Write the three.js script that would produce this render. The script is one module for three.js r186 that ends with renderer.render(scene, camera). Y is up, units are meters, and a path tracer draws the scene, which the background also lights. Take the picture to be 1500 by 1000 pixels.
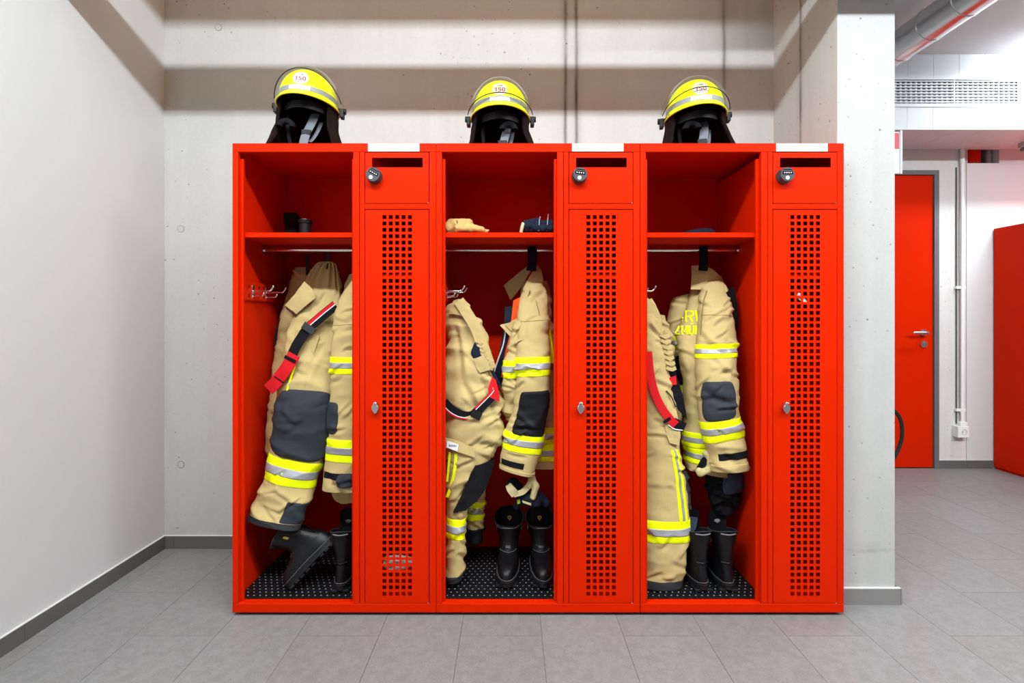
import * as THREE from 'three';
import { mergeGeometries, mergeVertices, toCreasedNormals } from 'three/addons/utils/BufferGeometryUtils.js';
import { RoundedBoxGeometry } from 'three/addons/geometries/RoundedBoxGeometry.js';
import { MarchingCubes } from 'three/addons/objects/MarchingCubes.js';
import { RectAreaLightUniformsLib } from 'three/addons/lights/RectAreaLightUniformsLib.js';

// ---------------------------------------------------------------- camera, lights, exposure
const scene = new THREE.Scene();
const CAM_Z = 2.009, CAM_Y = 1.163, FOCAL = 750, VX = 748, VY = 468;       // pixels of the 1500 x 1000 frame
const camera = new THREE.PerspectiveCamera(2 * Math.atan(500 / FOCAL) * 180 / Math.PI, 1.5, 0.05, 60);
camera.position.set(0, CAM_Y, CAM_Z);
camera.lookAt(0, CAM_Y, 0);
camera.setViewOffset(1500, 1000, 750 - VX, 500 - VY, 1500, 1000);          // rising front: verticals stay parallel
scene.add(camera);

const renderer = new THREE.WebGLRenderer({ antialias: true });
renderer.toneMapping = THREE.LinearToneMapping;
renderer.toneMappingExposure = 1.13;
renderer.shadowMap.enabled = true;
RectAreaLightUniformsLib.init();

const LAMP_COLOR = new THREE.Color().setRGB(0.885, 0.985, 1.055);
const FILL_LAMP = new THREE.Color().setRGB(1.0, 0.62, 0.34);
const WARM_LAMP = new THREE.Color().setRGB(1.0, 0.90, 0.79);
// lamp rows: [x, y, z, length, axis, radiance, colour, ceiling height]
const LAMPS = [
  [-0.92, 3.16, 1.80, 1.5, 'x', 134, LAMP_COLOR, 3.6], [0.68, 3.16, 1.80, 1.5, 'x', 104, LAMP_COLOR, 3.6],
  [2.28, 3.16, 1.80, 1.5, 'x', 82, LAMP_COLOR, 3.6], [3.88, 3.16, 1.80, 1.5, 'x', 165, LAMP_COLOR, 3.6],
  [-0.1, 3.16, 4.1, 1.5, 'x', 4, WARM_LAMP, 3.6], [1.9, 3.16, 4.1, 1.5, 'x', 4, WARM_LAMP, 3.6], [3.9, 3.16, 4.1, 1.5, 'x', 4, WARM_LAMP, 3.6],
  [4.1, 2.97, -1.15, 1.2, 'x', 105, LAMP_COLOR, 3.02],
  [-0.95, 3.50, 0.0, 1.4, 'x', 4.2, FILL_LAMP, 3.55], [0.55, 3.50, 0.0, 1.4, 'x', 4.2, FILL_LAMP, 3.55],  // added fill lamps, out of view, warming the shade on the back wall
];

// ---------------------------------------------------------------- helpers
const V3 = (x, y, z) => new THREE.Vector3(x, y, z);
const lin = (r, g, b) => new THREE.Color().setRGB(r, g, b);
// a photo pixel at a chosen depth z (metres, locker fronts at z = 0) -> point of the room
const W = (px, py, z) => { const d = CAM_Z - z; return V3((px - VX) * d / FOCAL, CAM_Y - (py - VY) * d / FOCAL, z); };
function rng(seed) { let s = (seed * 2654435761) >>> 0 || 1; return () => { s ^= s << 13; s >>>= 0; s ^= s >>> 17; s ^= s << 5; s >>>= 0; return s / 4294967296; }; }
function hash(x, y, z) { let h = (x * 374761393 + y * 668265263 + z * 2147483647 + 1013904223) | 0; h = Math.imul(h ^ (h >>> 13), 1274126177); h ^= h >>> 16; return (h >>> 0) / 4294967296; }
const sm = (t) => t * t * (3 - 2 * t);
function noise(x, y, z = 0) {
  const xi = Math.floor(x), yi = Math.floor(y), zi = Math.floor(z), u = sm(x - xi), v = sm(y - yi), w = sm(z - zi);
  const L = (a, b, t) => a + (b - a) * t;
  const p = (k) => L(L(hash(xi, yi, zi + k), hash(xi + 1, yi, zi + k), u), L(hash(xi, yi + 1, zi + k), hash(xi + 1, yi + 1, zi + k), u), v);
  return (w === 0 ? p(0) : L(p(0), p(1), w)) * 2 - 1;
}
const fbm = (x, y, z = 0, n = 4) => { let a = 1, s = 0, t = 0; for (let i = 0; i < n; i++) { s += a * noise(x, y, z + i * 17); t += a; a *= 0.5; x *= 2.03; y *= 2.03; } return s / t; };
const clamp = (x, a = 0, b = 1) => Math.min(b, Math.max(a, x));
const smooth = (a, b, x) => sm(clamp((x - a) / (b - a)));

const taken = new Map();
function numbered(n) { const k = taken.get(n) || 0; taken.set(n, k + 1); return k ? `${n}_${String(k).padStart(3, '0')}` : n; }
function shade(o) { o.castShadow = true; o.receiveShadow = true; return o; }
function join(gs) {
  gs = (Array.isArray(gs) ? gs : [gs]).map((g) => { g = g.index ? g.toNonIndexed() : g; if (!g.attributes.uv) g.setAttribute('uv', new THREE.BufferAttribute(new Float32Array(g.attributes.position.count * 2), 2)); for (const k of Object.keys(g.attributes)) if (!['position', 'normal', 'uv'].includes(k)) g.deleteAttribute(k); return g; });
  return gs.length === 1 ? gs[0] : mergeGeometries(gs);
}
function part(name, gs, mat, parent, label) {
  const g = Array.isArray(gs) ? join(gs) : gs;
  const m = shade(new THREE.Mesh(g, mat)); m.name = name; parent.add(m);
  if (label) m.userData.label = label;
  return m;
}
function thing(name, label, category, group) {
  const o = new THREE.Group(); o.name = numbered(name); o.userData = { label, category }; if (group) o.userData.group = group;
  scene.add(o); return o;
}
function tagged(name, gs, mat, label, category, group) {
  const m = shade(new THREE.Mesh(Array.isArray(gs) ? join(gs) : gs, mat)); m.name = numbered(name); m.userData = { label, category }; if (group) m.userData.group = group;
  scene.add(m); return m;
}
function struct(name, gs, mat, label, category) {
  const m = shade(new THREE.Mesh(Array.isArray(gs) ? join(gs) : gs, mat)); m.name = name; m.userData = { kind: 'structure', label, category }; scene.add(m); return m;
}
const box = (x0, x1, y0, y1, z0, z1) => { const g = new THREE.BoxGeometry(x1 - x0, y1 - y0, z1 - z0); g.translate((x0 + x1) / 2, (y0 + y1) / 2, (z0 + z1) / 2); return metreUV(g); };
const rbox = (x0, x1, y0, y1, z0, z1, r = 0.0015, seg = 1) => { const g = new RoundedBoxGeometry(x1 - x0, y1 - y0, z1 - z0, seg, r); g.translate((x0 + x1) / 2, (y0 + y1) / 2, (z0 + z1) / 2); return metreUV(g); };
function metreUV(g) {                                            // uv in metres, from the side each face points to
  const p = g.attributes.position, n = g.attributes.normal, uv = new Float32Array(p.count * 2);
  for (let i = 0; i < p.count; i++) {
    const ax = Math.abs(n.getX(i)), ay = Math.abs(n.getY(i)), az = Math.abs(n.getZ(i));
    const [a, b] = ax >= ay && ax >= az ? [p.getZ(i), p.getY(i)] : ay >= az ? [p.getX(i), p.getZ(i)] : [p.getX(i), p.getY(i)];
    uv[2 * i] = a; uv[2 * i + 1] = b;
  }
  g.setAttribute('uv', new THREE.BufferAttribute(uv, 2)); return g;
}
function cyl(a, b, r, seg = 16, r2 = r) {
  const d = b.clone().sub(a), g = new THREE.CylinderGeometry(r2, r, d.length(), seg);
  g.applyQuaternion(new THREE.Quaternion().setFromUnitVectors(V3(0, 1, 0), d.clone().normalize()));
  const c = a.clone().add(b).multiplyScalar(0.5); g.translate(c.x, c.y, c.z); return g;
}
const tubeLine = (pts, r, n = 32, seg = 10) => new THREE.TubeGeometry(new THREE.CatmullRomCurve3(pts), n, r, seg);
const caps = (pts, r) => { const s = (p) => { const g = new THREE.SphereGeometry(r, 10, 8); g.translate(p.x, p.y, p.z); return g; }; return [s(pts[0]), s(pts[pts.length - 1])]; };

// ---------------------------------------------------------------- textures
function dataTex(w, h, fn, srgb, wrap = true) {
  const d = new Uint8Array(w * h * 4);
  for (let y = 0; y < h; y++) for (let x = 0; x < w; x++) { const c = fn(x, y), i = 4 * (y * w + x); d[i] = c[0]; d[i + 1] = c[1]; d[i + 2] = c[2]; d[i + 3] = 255; }
  const t = new THREE.DataTexture(d, w, h); t.magFilter = THREE.LinearFilter; t.minFilter = THREE.LinearMipmapLinearFilter; t.generateMipmaps = true;
  if (wrap) t.wrapS = t.wrapT = THREE.RepeatWrapping;
  if (srgb) t.colorSpace = THREE.SRGBColorSpace; t.needsUpdate = true; return t;
}
// cast concrete: cloudy cement film, pores, formwork streaks; w x h metres of wall
function concrete(w, h, ppm, seed, base, marks = () => 0) {
  const nx = Math.round(w * ppm), ny = Math.round(h * ppm), tone = new Float32Array(nx * ny), hgt = new Float32Array(nx * ny);
  for (let j = 0; j < ny; j++) for (let i = 0; i < nx; i++) {
    const x = i / ppm, y = j / ppm;
    let t = 0.055 * fbm(x * 2.2, y * 1.4, seed, 4) + 0.03 * fbm(x * 14, y * 5, seed + 40, 3) + 0.022 * noise(x * 130, y * 130, seed + 80) + 0.03 * fbm(x * 30, y * 1.1, seed + 60, 2);
    tone[j * nx + i] = 1 + t - marks(x, y); hgt[j * nx + i] = 0.6 + 0.1 * fbm(x * 20, y * 20, seed + 7, 3);
  }
  const R = rng(seed + 5), n = Math.round(w * h * 260);
  for (let k = 0; k < n; k++) {
    const cx = R() * nx, cy = R() * ny; if (noise(cx / ppm * 1.7, cy / ppm * 1.7, seed + 9) < R() * 1.1 - 0.75) continue;
    const r = (0.0009 + 0.0032 * Math.pow(R(), 3)) * ppm, dk = 0.25 + 0.5 * R();
    for (let y = Math.floor(cy - r - 1); y <= cy + r + 1; y++) for (let x = Math.floor(cx - r - 1); x <= cx + r + 1; x++) {
      if (x < 0 || y < 0 || x >= nx || y >= ny) continue;
      const f = clamp(r + 0.5 - Math.hypot(x - cx, y - cy)); tone[y * nx + x] *= 1 - dk * f; hgt[y * nx + x] -= 0.4 * f;
    }
  }
  const s = (v) => Math.round(255 * clamp(v <= 0.0031308 ? v * 12.92 : 1.055 * Math.pow(v, 1 / 2.4) - 0.055));
  const map = dataTex(nx, ny, (x, y) => { const t = tone[y * nx + x], q = (1 - t) * 0.25; return [s(base[0] * t), s(base[1] * t * (1 - q * 0.2)), s(base[2] * t * (1 - q * 0.5))]; }, true);
  const bump = dataTex(nx, ny, (x, y) => { const v = Math.round(255 * clamp(hgt[y * nx + x])); return [v, v, v]; }, false);
  for (const t of [map, bump]) t.repeat.set(1 / w, 1 / h);
  return new THREE.MeshStandardMaterial({ map, bumpMap: bump, bumpScale: 0.003, roughness: 0.86 });
}
function tileable(n, ppm, fn, srgb) { const t = dataTex(n, n, fn, srgb); t.repeat.set(ppm / n, ppm / n); return t; }
const weave = tileable(128, 128 / 0.048, (x, y) => {             // ripstop: fine weave with a raised grid every 6 mm
  const g = (x % 16 < 2 || y % 16 < 2) ? 1 : 0, v = 110 + 60 * g + 30 * (((x >> 1) + (y >> 1)) & 1) + 20 * hash(x, y, 3); return [v, v, v];
});
const speck = tileable(256, 256 / 0.3, (x, y) => { const v = 232 + 14 * noise(x / 2.1, y / 2.1, 5) + 8 * noise(x / 16, y / 16, 9); return [v, v - 1, v - 2]; }, true);
const orange = tileable(128, 128 / 0.06, (x, y) => { const v = 128 + 60 * noise(x / 4, y / 4, 2); return [v, v, v]; });
const fuzz = tileable(128, 128 / 0.03, (x, y) => { const v = 128 + 90 * noise(x / 1.7, y / 1.7, 12) + 30 * noise(x / 9, y / 9, 13); return [v, v, v]; });

const std = (c, rough, o = {}) => new THREE.MeshPhysicalMaterial({ color: c, roughness: rough, ...o });
const cloth = (c, bump, scale, rough = 0.9) => std(c, rough, { bumpMap: bump, bumpScale: scale, specularIntensity: 0.25 });
const M = {
  red: new THREE.MeshPhysicalMaterial({ color: lin(0.575, 0.0145, 0.0003), roughness: 0.40, specularIntensity: 0.08, bumpMap: orange, bumpScale: 0.00006 }),
  black: std(lin(0.008, 0.008, 0.009), 0.5, { specularIntensity: 0.5 }),
  dark: std(lin(0.004, 0.004, 0.004), 0.9, { specularIntensity: 0.2 }),
  rubber: std(lin(0.006, 0.006, 0.007), 0.5, { specularIntensity: 0.4 }),
  chrome: std(lin(0.75, 0.75, 0.77), 0.18, { metalness: 1 }),
  steel: std(lin(0.55, 0.55, 0.56), 0.34, { metalness: 1 }),
  zinc: std(lin(0.62, 0.63, 0.64), 0.27, { metalness: 1 }),
  plate: std(lin(0.86, 0.86, 0.87), 0.35),
  white: std(lin(0.80, 0.80, 0.79), 0.45),
  tan: cloth(lin(0.47, 0.355, 0.155), weave, 0.0005),
  tanIn: cloth(lin(0.40, 0.29, 0.12), weave, 0.0004),
  hivis: std(lin(0.80, 0.90, 0.004), 0.6, { specularIntensity: 0.2 }),
  silver: std(lin(0.34, 0.34, 0.36), 0.4, { metalness: 0.25 }),
  pad: cloth(lin(0.030, 0.034, 0.042), fuzz, 0.0003, 0.7),
  padBlack: cloth(lin(0.009, 0.009, 0.011), fuzz, 0.0002, 0.5),
  trim: cloth(lin(0.028, 0.028, 0.03), fuzz, 0.0002),
  navy: cloth(lin(0.010, 0.013, 0.026), fuzz, 0.0004),
  navyLight: cloth(lin(0.04, 0.05, 0.08), weave, 0.0004),
  redFabric: cloth(lin(0.55, 0.010, 0.016), weave, 0.0004),
  orangeFabric: cloth(lin(0.75, 0.07, 0.012), weave, 0.0003),
  web: cloth(lin(0.006, 0.006, 0.008), weave, 0.0003),
  whiteFabric: std(lin(0.72, 0.72, 0.72), 0.8),
  curtain: cloth(lin(0.012, 0.006, 0.0055), fuzz, 0.0012, 0.95),
  greyStrap: std(lin(0.13, 0.14, 0.16), 0.6, { bumpMap: weave, bumpScale: 0.0005 }),
  shell: new THREE.MeshPhysicalMaterial({ color: lin(0.72, 0.84, 0.004), roughness: 0.32, specularIntensity: 0.5, clearcoat: 0.25, clearcoatRoughness: 0.1 }),
  helmetBand: std(lin(0.22, 0.23, 0.21), 0.5),
  visor: new THREE.MeshPhysicalMaterial({ color: lin(0.90, 0.88, 0.74), roughness: 0.03, transmission: 1, thickness: 0, ior: 1.45 }),
  leather: std(lin(0.005, 0.005, 0.006), 0.30, { bumpMap: fuzz, bumpScale: 0.0002, specularIntensity: 0.5 }),
  sole: std(lin(0.009, 0.009, 0.010), 0.5, { specularIntensity: 0.5 }),
  piping: std(lin(0.13, 0.13, 0.135), 0.6),
  gold: std(lin(0.55, 0.33, 0.08), 0.45, { metalness: 0.3 }),
  emblemWhite: std(lin(0.5, 0.5, 0.5), 0.7),
  leatherTan: std(lin(0.50, 0.30, 0.10), 0.8, { bumpMap: fuzz, bumpScale: 0.0005 }),
  gloveTan: std(lin(0.50, 0.42, 0.20), 0.8, { bumpMap: fuzz, bumpScale: 0.0004 }),
  baseTile: std(lin(0.105, 0.100, 0.097), 0.55),
  caulk: std(lin(0.62, 0.62, 0.61), 0.6),
  paint: std(lin(0.585, 0.59, 0.585), 0.7),
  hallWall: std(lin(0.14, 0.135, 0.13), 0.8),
  panelWhite: std(lin(0.62, 0.63, 0.64), 0.28),
  ceiling: std(lin(0.60, 0.60, 0.60), 0.8),
  hallCeiling: std(lin(0.62, 0.50, 0.39), 0.85),
  frameGrey: std(lin(0.12, 0.12, 0.125), 0.5),
  grout: std(lin(0.20, 0.195, 0.19), 0.8),
  socket: std(lin(0.78, 0.78, 0.76), 0.4),
};
// ---------------------------------------------------------------- room
const BACK = -0.6, FAR = -2.0, LEFT = -1.765, SPUR0 = 1.342, SPUR1 = 1.576, SPURZ = -0.092, CEIL = 3.02, HALL = 3.6, RIGHT = 6.2, REAR = 6.2;
function shiftTex(mat, u, v) { for (const k of ['map', 'bumpMap']) mat[k].offset.set(u, v); return mat; }

const joint = (x, x0, w) => Math.exp(-Math.pow((x - x0) / w, 2));
const streak = (x, y, x0, s) => joint(x, x0 + 0.003 * noise(0.5, y * 9, s), 0.0085) * (0.44 + 0.30 * fbm(x * 30, y * 7, s, 3)) * 1 + joint(x, x0, 0.026) * 0.2 * clamp(0.5 + fbm(x * 22, y * 4, s + 3, 3));
const pxBack = (px) => (px - VX) * (CAM_Z - BACK) / FOCAL;
const BX = LEFT - 0.2;
const backMat = concrete(3.4, 3.1, 360, 11, [0.475, 0.465, 0.438], (x, y) => {
  const X = x + BX;
  return streak(X, y, pxBack(828), 3) + streak(X, y, pxBack(844), 5) + 0.8 * streak(X, y, pxBack(1060), 8) + 0.45 * streak(X, y, pxBack(237), 9)
    + 0.10 * joint(y, 0.075, 0.03) * clamp(0.5 + fbm(X * 9, y * 20, 4, 3));
});
shiftTex(backMat, -BX / 3.4, 0);
const spurMat = concrete(1.6, 3.1, 360, 23, [0.41, 0.405, 0.39], (x, y) => 0.16 * joint(y + 0.006 * noise(x * 14, 1, 3), 0.215, 0.007) * (0.6 + 0.6 * noise(x * 60, y * 40, 2)) + 0.05 * joint(y, 0.225, 0.022) * (0.6 + fbm(x * 20, y * 20, 6, 2)));
const spurSide = concrete(1.0, 3.1, 360, 31, [0.475, 0.465, 0.438], (x, y) => streak(x, y, 0.62 - 0.36, 13));
shiftTex(spurSide, 0.62, 0);
const farMat = concrete(2.6, 3.1, 240, 47, [0.60, 0.585, 0.56]);

struct('wall_left', box(LEFT - 0.2, LEFT, 0, HALL, BACK - 0.2, REAR), M.paint, 'smooth pale grey painted wall beside the lockers', 'wall');
const wallBack = struct('wall_back', box(LEFT - 0.2, SPUR0, 0, HALL, BACK - 0.2, BACK), backMat, 'cast concrete wall behind the red lockers', 'wall');
const spur = struct('wall_spur', box(SPUR0, SPUR1, 0, HALL, FAR, SPURZ), spurMat, 'end of a concrete cross wall to the right of the lockers', 'wall');
{ const skin = part('formwork_face', box(SPUR0 - 0.0015, SPUR0, 0, HALL, BACK, SPURZ - 0.0004), spurSide, spur); skin.userData.label = 'concrete side face with a vertical formwork seam'; }
struct('wall_far', [box(SPUR1, 2.36, 0, CEIL, FAR - 0.2, FAR), box(3.347, 3.565, 0, CEIL, FAR - 0.2, FAR), box(2.36, 3.347, 2.33, CEIL, FAR - 0.2, FAR)], farMat, 'concrete wall around the red door', 'wall');
{ // smooth white lining wall with a services niche under the soffit
  const y0 = 2.386, x0 = 3.573, x1 = 3.823;
  struct('wall_lining', box(3.567, RIGHT, 0, y0, FAR - 0.2, FAR + 0.004), M.paint, 'smooth pale lining wall beside the conduit', 'wall');
  struct('wall_reveal', box(3.567, x0, y0, CEIL, FAR - 0.2, FAR + 0.004), M.paint, 'narrow pale wall strip beside the pipe niche', 'wall'); struct('wall_header', box(x1, RIGHT, y0, CEIL, FAR - 0.2, FAR + 0.004), M.paint, 'pale wall over the red cabinet', 'wall');
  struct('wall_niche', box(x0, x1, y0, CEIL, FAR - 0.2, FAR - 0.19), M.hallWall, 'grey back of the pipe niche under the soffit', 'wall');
}
struct('wall_right', box(RIGHT, RIGHT + 0.2, 0, HALL, FAR - 0.2, REAR + 0.2), M.hallWall, 'grey wall of the hall beyond the red cabinet', 'wall');
struct('wall_rear', box(LEFT - 0.2, RIGHT, 0, HALL, REAR, REAR + 0.2), M.hallWall, 'grey wall of the hall facing the lockers', 'wall');
struct('ceiling_hall', box(LEFT - 0.2, RIGHT + 0.2, HALL, HALL + 0.15, FAR - 0.2, REAR + 0.2), M.hallCeiling, 'warm grey slab ceiling high over the lockers', 'ceiling');
const ceiling = struct('ceiling', box(SPUR1, RIGHT, CEIL, HALL, FAR, 0.3), M.ceiling, 'pale grey slab ceiling of the side bay', 'ceiling');
{ // joint strip in the slab ceiling of the side bay and the concrete downstand beam over the locker bay
  part('ceiling_joint', box(2.78, 2.80, CEIL - 0.003, CEIL, -1.57, 0.2), M.caulk, ceiling);
  const beamMat = concrete(2, 2, 200, 77, [0.5, 0.485, 0.45]);
  struct('trim_1', box(LEFT, SPUR1, 2.872, HALL, 0.30, 0.40), beamMat, 'concrete downstand beam over the locker bay', 'beam');
  struct('trim_2', box(1.02, SPUR0, 2.661, HALL, -0.24, -0.10), beamMat, 'concrete corbel at the top of the cross wall', 'corbel');
}
// tie-rod plugs left in the concrete
for (const [px, py] of [[265, 335], [265, 680], [320, 40], [830, 480]]) {
  const p = W(px, py, BACK), ring = new THREE.TorusGeometry(0.0165, 0.0022, 8, 28); ring.translate(p.x, p.y, p.z + 0.0002);
  const plug = new THREE.CylinderGeometry(0.0165, 0.0165, 0.003, 28); plug.rotateX(Math.PI / 2); plug.translate(p.x, p.y, p.z + 0.0002);
  part('tie_hole_plug', [plug], std(lin(0.47, 0.455, 0.42), 0.9), wallBack); part('tie_hole_rim', [ring], std(lin(0.30, 0.285, 0.255), 0.9), wallBack);
}
// floor: 30 x 60 cm porcelain tiles, columns running towards the camera, half offset
const floor = struct('floor', box(LEFT - 0.2, RIGHT + 0.2, -0.1, -0.004, FAR - 0.2, REAR + 0.2), M.grout, 'grey tiled floor', 'floor');
{
  const mats = []; for (let i = 0; i < 7; i++) { const k = 0.94 + 0.12 * hash(i, 4, 2), w = 1 + 0.025 * (hash(i, 9, 1) - 0.5); mats.push(std(lin(0.248 * k * w, 0.243 * k, 0.241 * k / w), 0.47, { map: speck })); }
  const near = [];
  for (let c = -7; c < 20; c++) {
    const xa = Math.max(0.115 + 0.3 * c, LEFT), xb = Math.min(0.115 + 0.3 * (c + 1), RIGHT); if (xb - xa < 0.01) continue;
    const off = ((c % 2) + 2) % 2 === 1 ? 0.125 : -0.175;
    for (let r = -5; r < 11; r++) {
      let za = off + 0.6 * r, zb = za + 0.6; const wallZ = xb < SPUR0 + 0.05 ? BACK : FAR;
      za = Math.max(za, wallZ); zb = Math.min(zb, REAR); if (zb - za < 0.01) continue;
      const g = 0.0007, geo = box(xa + g, xb - g, -0.006, 0, za + g, zb - g), k = (Math.abs(c * 7 + r * 13 + (c * r)) + (hash(c + 20, r + 20, 3) * 7 | 0)) % 7;
      if (zb < 2.2 && xa < 4.6) part('floor_tile', geo, mats[k], floor); else near.push(geo);
    }
  }
  const rest = part('floor_tile', near, mats[3], floor); rest.userData.kind = 'stuff'; rest.userData.label = 'grey floor tiles farther into the hall';
}
// baseboards: cut floor tiles set on edge, pale sealant line above
function baseboard(name, x0, x1, z0, z1, axis, cuts, label) {
  const b = struct(name, axis === 'x' ? box(x0, x1, 0.064, 0.0665, z0, z1 - 0.001) : box(x0, x1 - 0.001, 0.064, 0.0665, z0, z1), M.caulk, label, 'baseboard');
  const a0 = axis === 'x' ? x0 : z0, a1 = axis === 'x' ? x1 : z1, all = [a0, ...cuts, a1];
  for (let i = 0; i + 1 < all.length; i++) { const p = all[i] + 0.0008, q = all[i + 1] - 0.0008; part('baseboard_tile', axis === 'x' ? box(p, q, 0, 0.064, z0, z1) : box(x0, x1, 0, 0.064, p, q), M.baseTile, b); }
}
const cutsZ = []; for (let z = -0.44; z < 6; z += 0.6) cutsZ.push(z);
baseboard('baseboard_left', LEFT, LEFT + 0.011, BACK, REAR, 'z', cutsZ, 'dark grey tile baseboard along the painted wall');
baseboard('baseboard_back', LEFT + 0.011, SPUR0, BACK, BACK + 0.011, 'x', [-1.71, -1.11, -0.51, 0.09, 0.69], 'dark grey tile baseboard below the concrete wall');
{
  const b = struct('baseboard_spur', box(SPUR0, SPUR1 + 0.018, 0.0645, 0.067, SPURZ, SPURZ + 0.011), M.caulk, 'grey tile baseboard wrapped around the cross wall end', 'baseboard');
  part('baseboard_tile', box(SPUR0, SPUR1 + 0.018, 0, 0.0645, SPURZ, SPURZ + 0.013), std(lin(0.20, 0.19, 0.185), 0.5), b);
  part('baseboard_tile', box(SPUR1, SPUR1 + 0.016, 0, 0.0645, FAR + 0.011, SPURZ - 0.001), M.baseTile, b);
  part('corner_trim', box(SPUR1 + 0.016, SPUR1 + 0.0195, 0, 0.0665, SPURZ - 0.001, SPURZ + 0.0145), M.steel, b);
}
baseboard('baseboard_far', 3.347, 3.77, FAR, FAR + 0.011, 'x', [3.567], 'grey tile baseboard between the red door and the red cabinet');
baseboard('baseboard_door', SPUR1 + 0.02, 2.36, FAR, FAR + 0.011, 'x', [], 'grey tile baseboard between the cross wall and the red door');

// ---------------------------------------------------------------- lamps: wraparound ceiling battens, the amber pair added as fill
LAMPS.forEach(([x, y, z, len, axis, L, col, top], i) => {
  const g = thing('ceiling_lamp', ['white batten lamp over the first two lockers', 'white batten lamp over the last locker', 'white batten lamp beside the cross wall', 'white batten lamp farthest along the row', 'warm batten lamp of the second row, by the left wall', 'warm batten lamp in the middle of the second row', 'warm batten lamp at the far end of the second row', 'white batten lamp in the side bay by the soffit', 'added amber fill lamp behind the beam by the painted wall', 'added amber fill lamp behind the beam by the cross wall'][i], 'lamp');
  g.position.set(x, y, z); if (axis === 'z') g.rotation.y = Math.PI / 2;
  const glow = std(lin(0.8, 0.8, 0.8), 0.5, { emissive: col, emissiveIntensity: 1.5 });
  part('diffuser', rbox(-len / 2, len / 2, -0.032, 0.032, -0.05, 0.05, 0.006, 2), glow, g);
  part('housing', rbox(-len / 2, len / 2, 0.033, top === 3.55 ? HALL - y - 0.0005 : 0.0495, -0.035, 0.035, 0.003), M.white, g);
  if (top === 3.6) for (const k of [-0.4, 0.4]) part('suspension_cable', [cyl(V3(k * len, 0.0495, 0), V3(k * len, top - y, 0), 0.002, 6)], M.steel, g);
  if (top === 3.6) { const up = new THREE.RectAreaLight(col, L * 0.35, len, 0.06); up.position.set(0, 0.0515, 0); up.rotation.set(Math.PI / 2, 0, 0); up.castShadow = true; up.name = 'lamp_light'; g.add(up); }
  const mk = (w, h, pos, rot, k) => { const l = new THREE.RectAreaLight(col, L * k, w, h); l.position.copy(pos); l.rotation.set(...rot); l.castShadow = true; l.name = 'lamp_light'; g.add(l); };
  mk(len, 0.10, V3(0, -0.034, 0), [-Math.PI / 2, 0, 0], 0.95);
  mk(len, 0.06, V3(0, 0, 0.052), [0, Math.PI, 0], 0.8);
  mk(len, 0.06, V3(0, 0, -0.052), [0, 0, 0], 0.8);
});

// ---------------------------------------------------------------- ducts overhead
function ductAlong(name, a, b, r, label, seams) {
  const g = thing(name, label, 'duct'); const d = b.clone().sub(a), n = Math.round(d.length() / seams);
  part('pipe', [cyl(a, b, r, 40)], M.zinc, g);
  for (let i = 1; i < n; i++) { const c = a.clone().addScaledVector(d, i / n), e = d.clone().normalize().multiplyScalar(0.006); part('seam_ring', [cyl(c.clone().sub(e), c.clone().add(e), r + 0.0035, 40)], M.zinc, g); }
  return g;
}
{
  const a = ductAlong('ventilation_duct', V3(2.374, 2.83, -1.573), V3(2.374, 2.83, 0.5), 0.0935, 'round galvanised duct running along the side bay ceiling', 0.24);
  for (const z of [-1.2, -0.1]) part('hanger', [cyl(V3(2.374, 2.92, z), V3(2.374, CEIL, z), 0.005, 8)], M.steel, a);
  const b = ductAlong('ventilation_duct', V3(LEFT, 2.5755, 0.1), V3(2.20, 2.5755, 0.1), 0.081, 'round galvanised duct crossing above the lockers', 0.5);
  for (const x of [-1.2, 0, 1.9]) part('hanger', [cyl(V3(x, 2.65, 0.1), V3(x, x > SPUR1 ? CEIL : HALL, 0.1), 0.005, 8)], M.steel, b);
}

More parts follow.
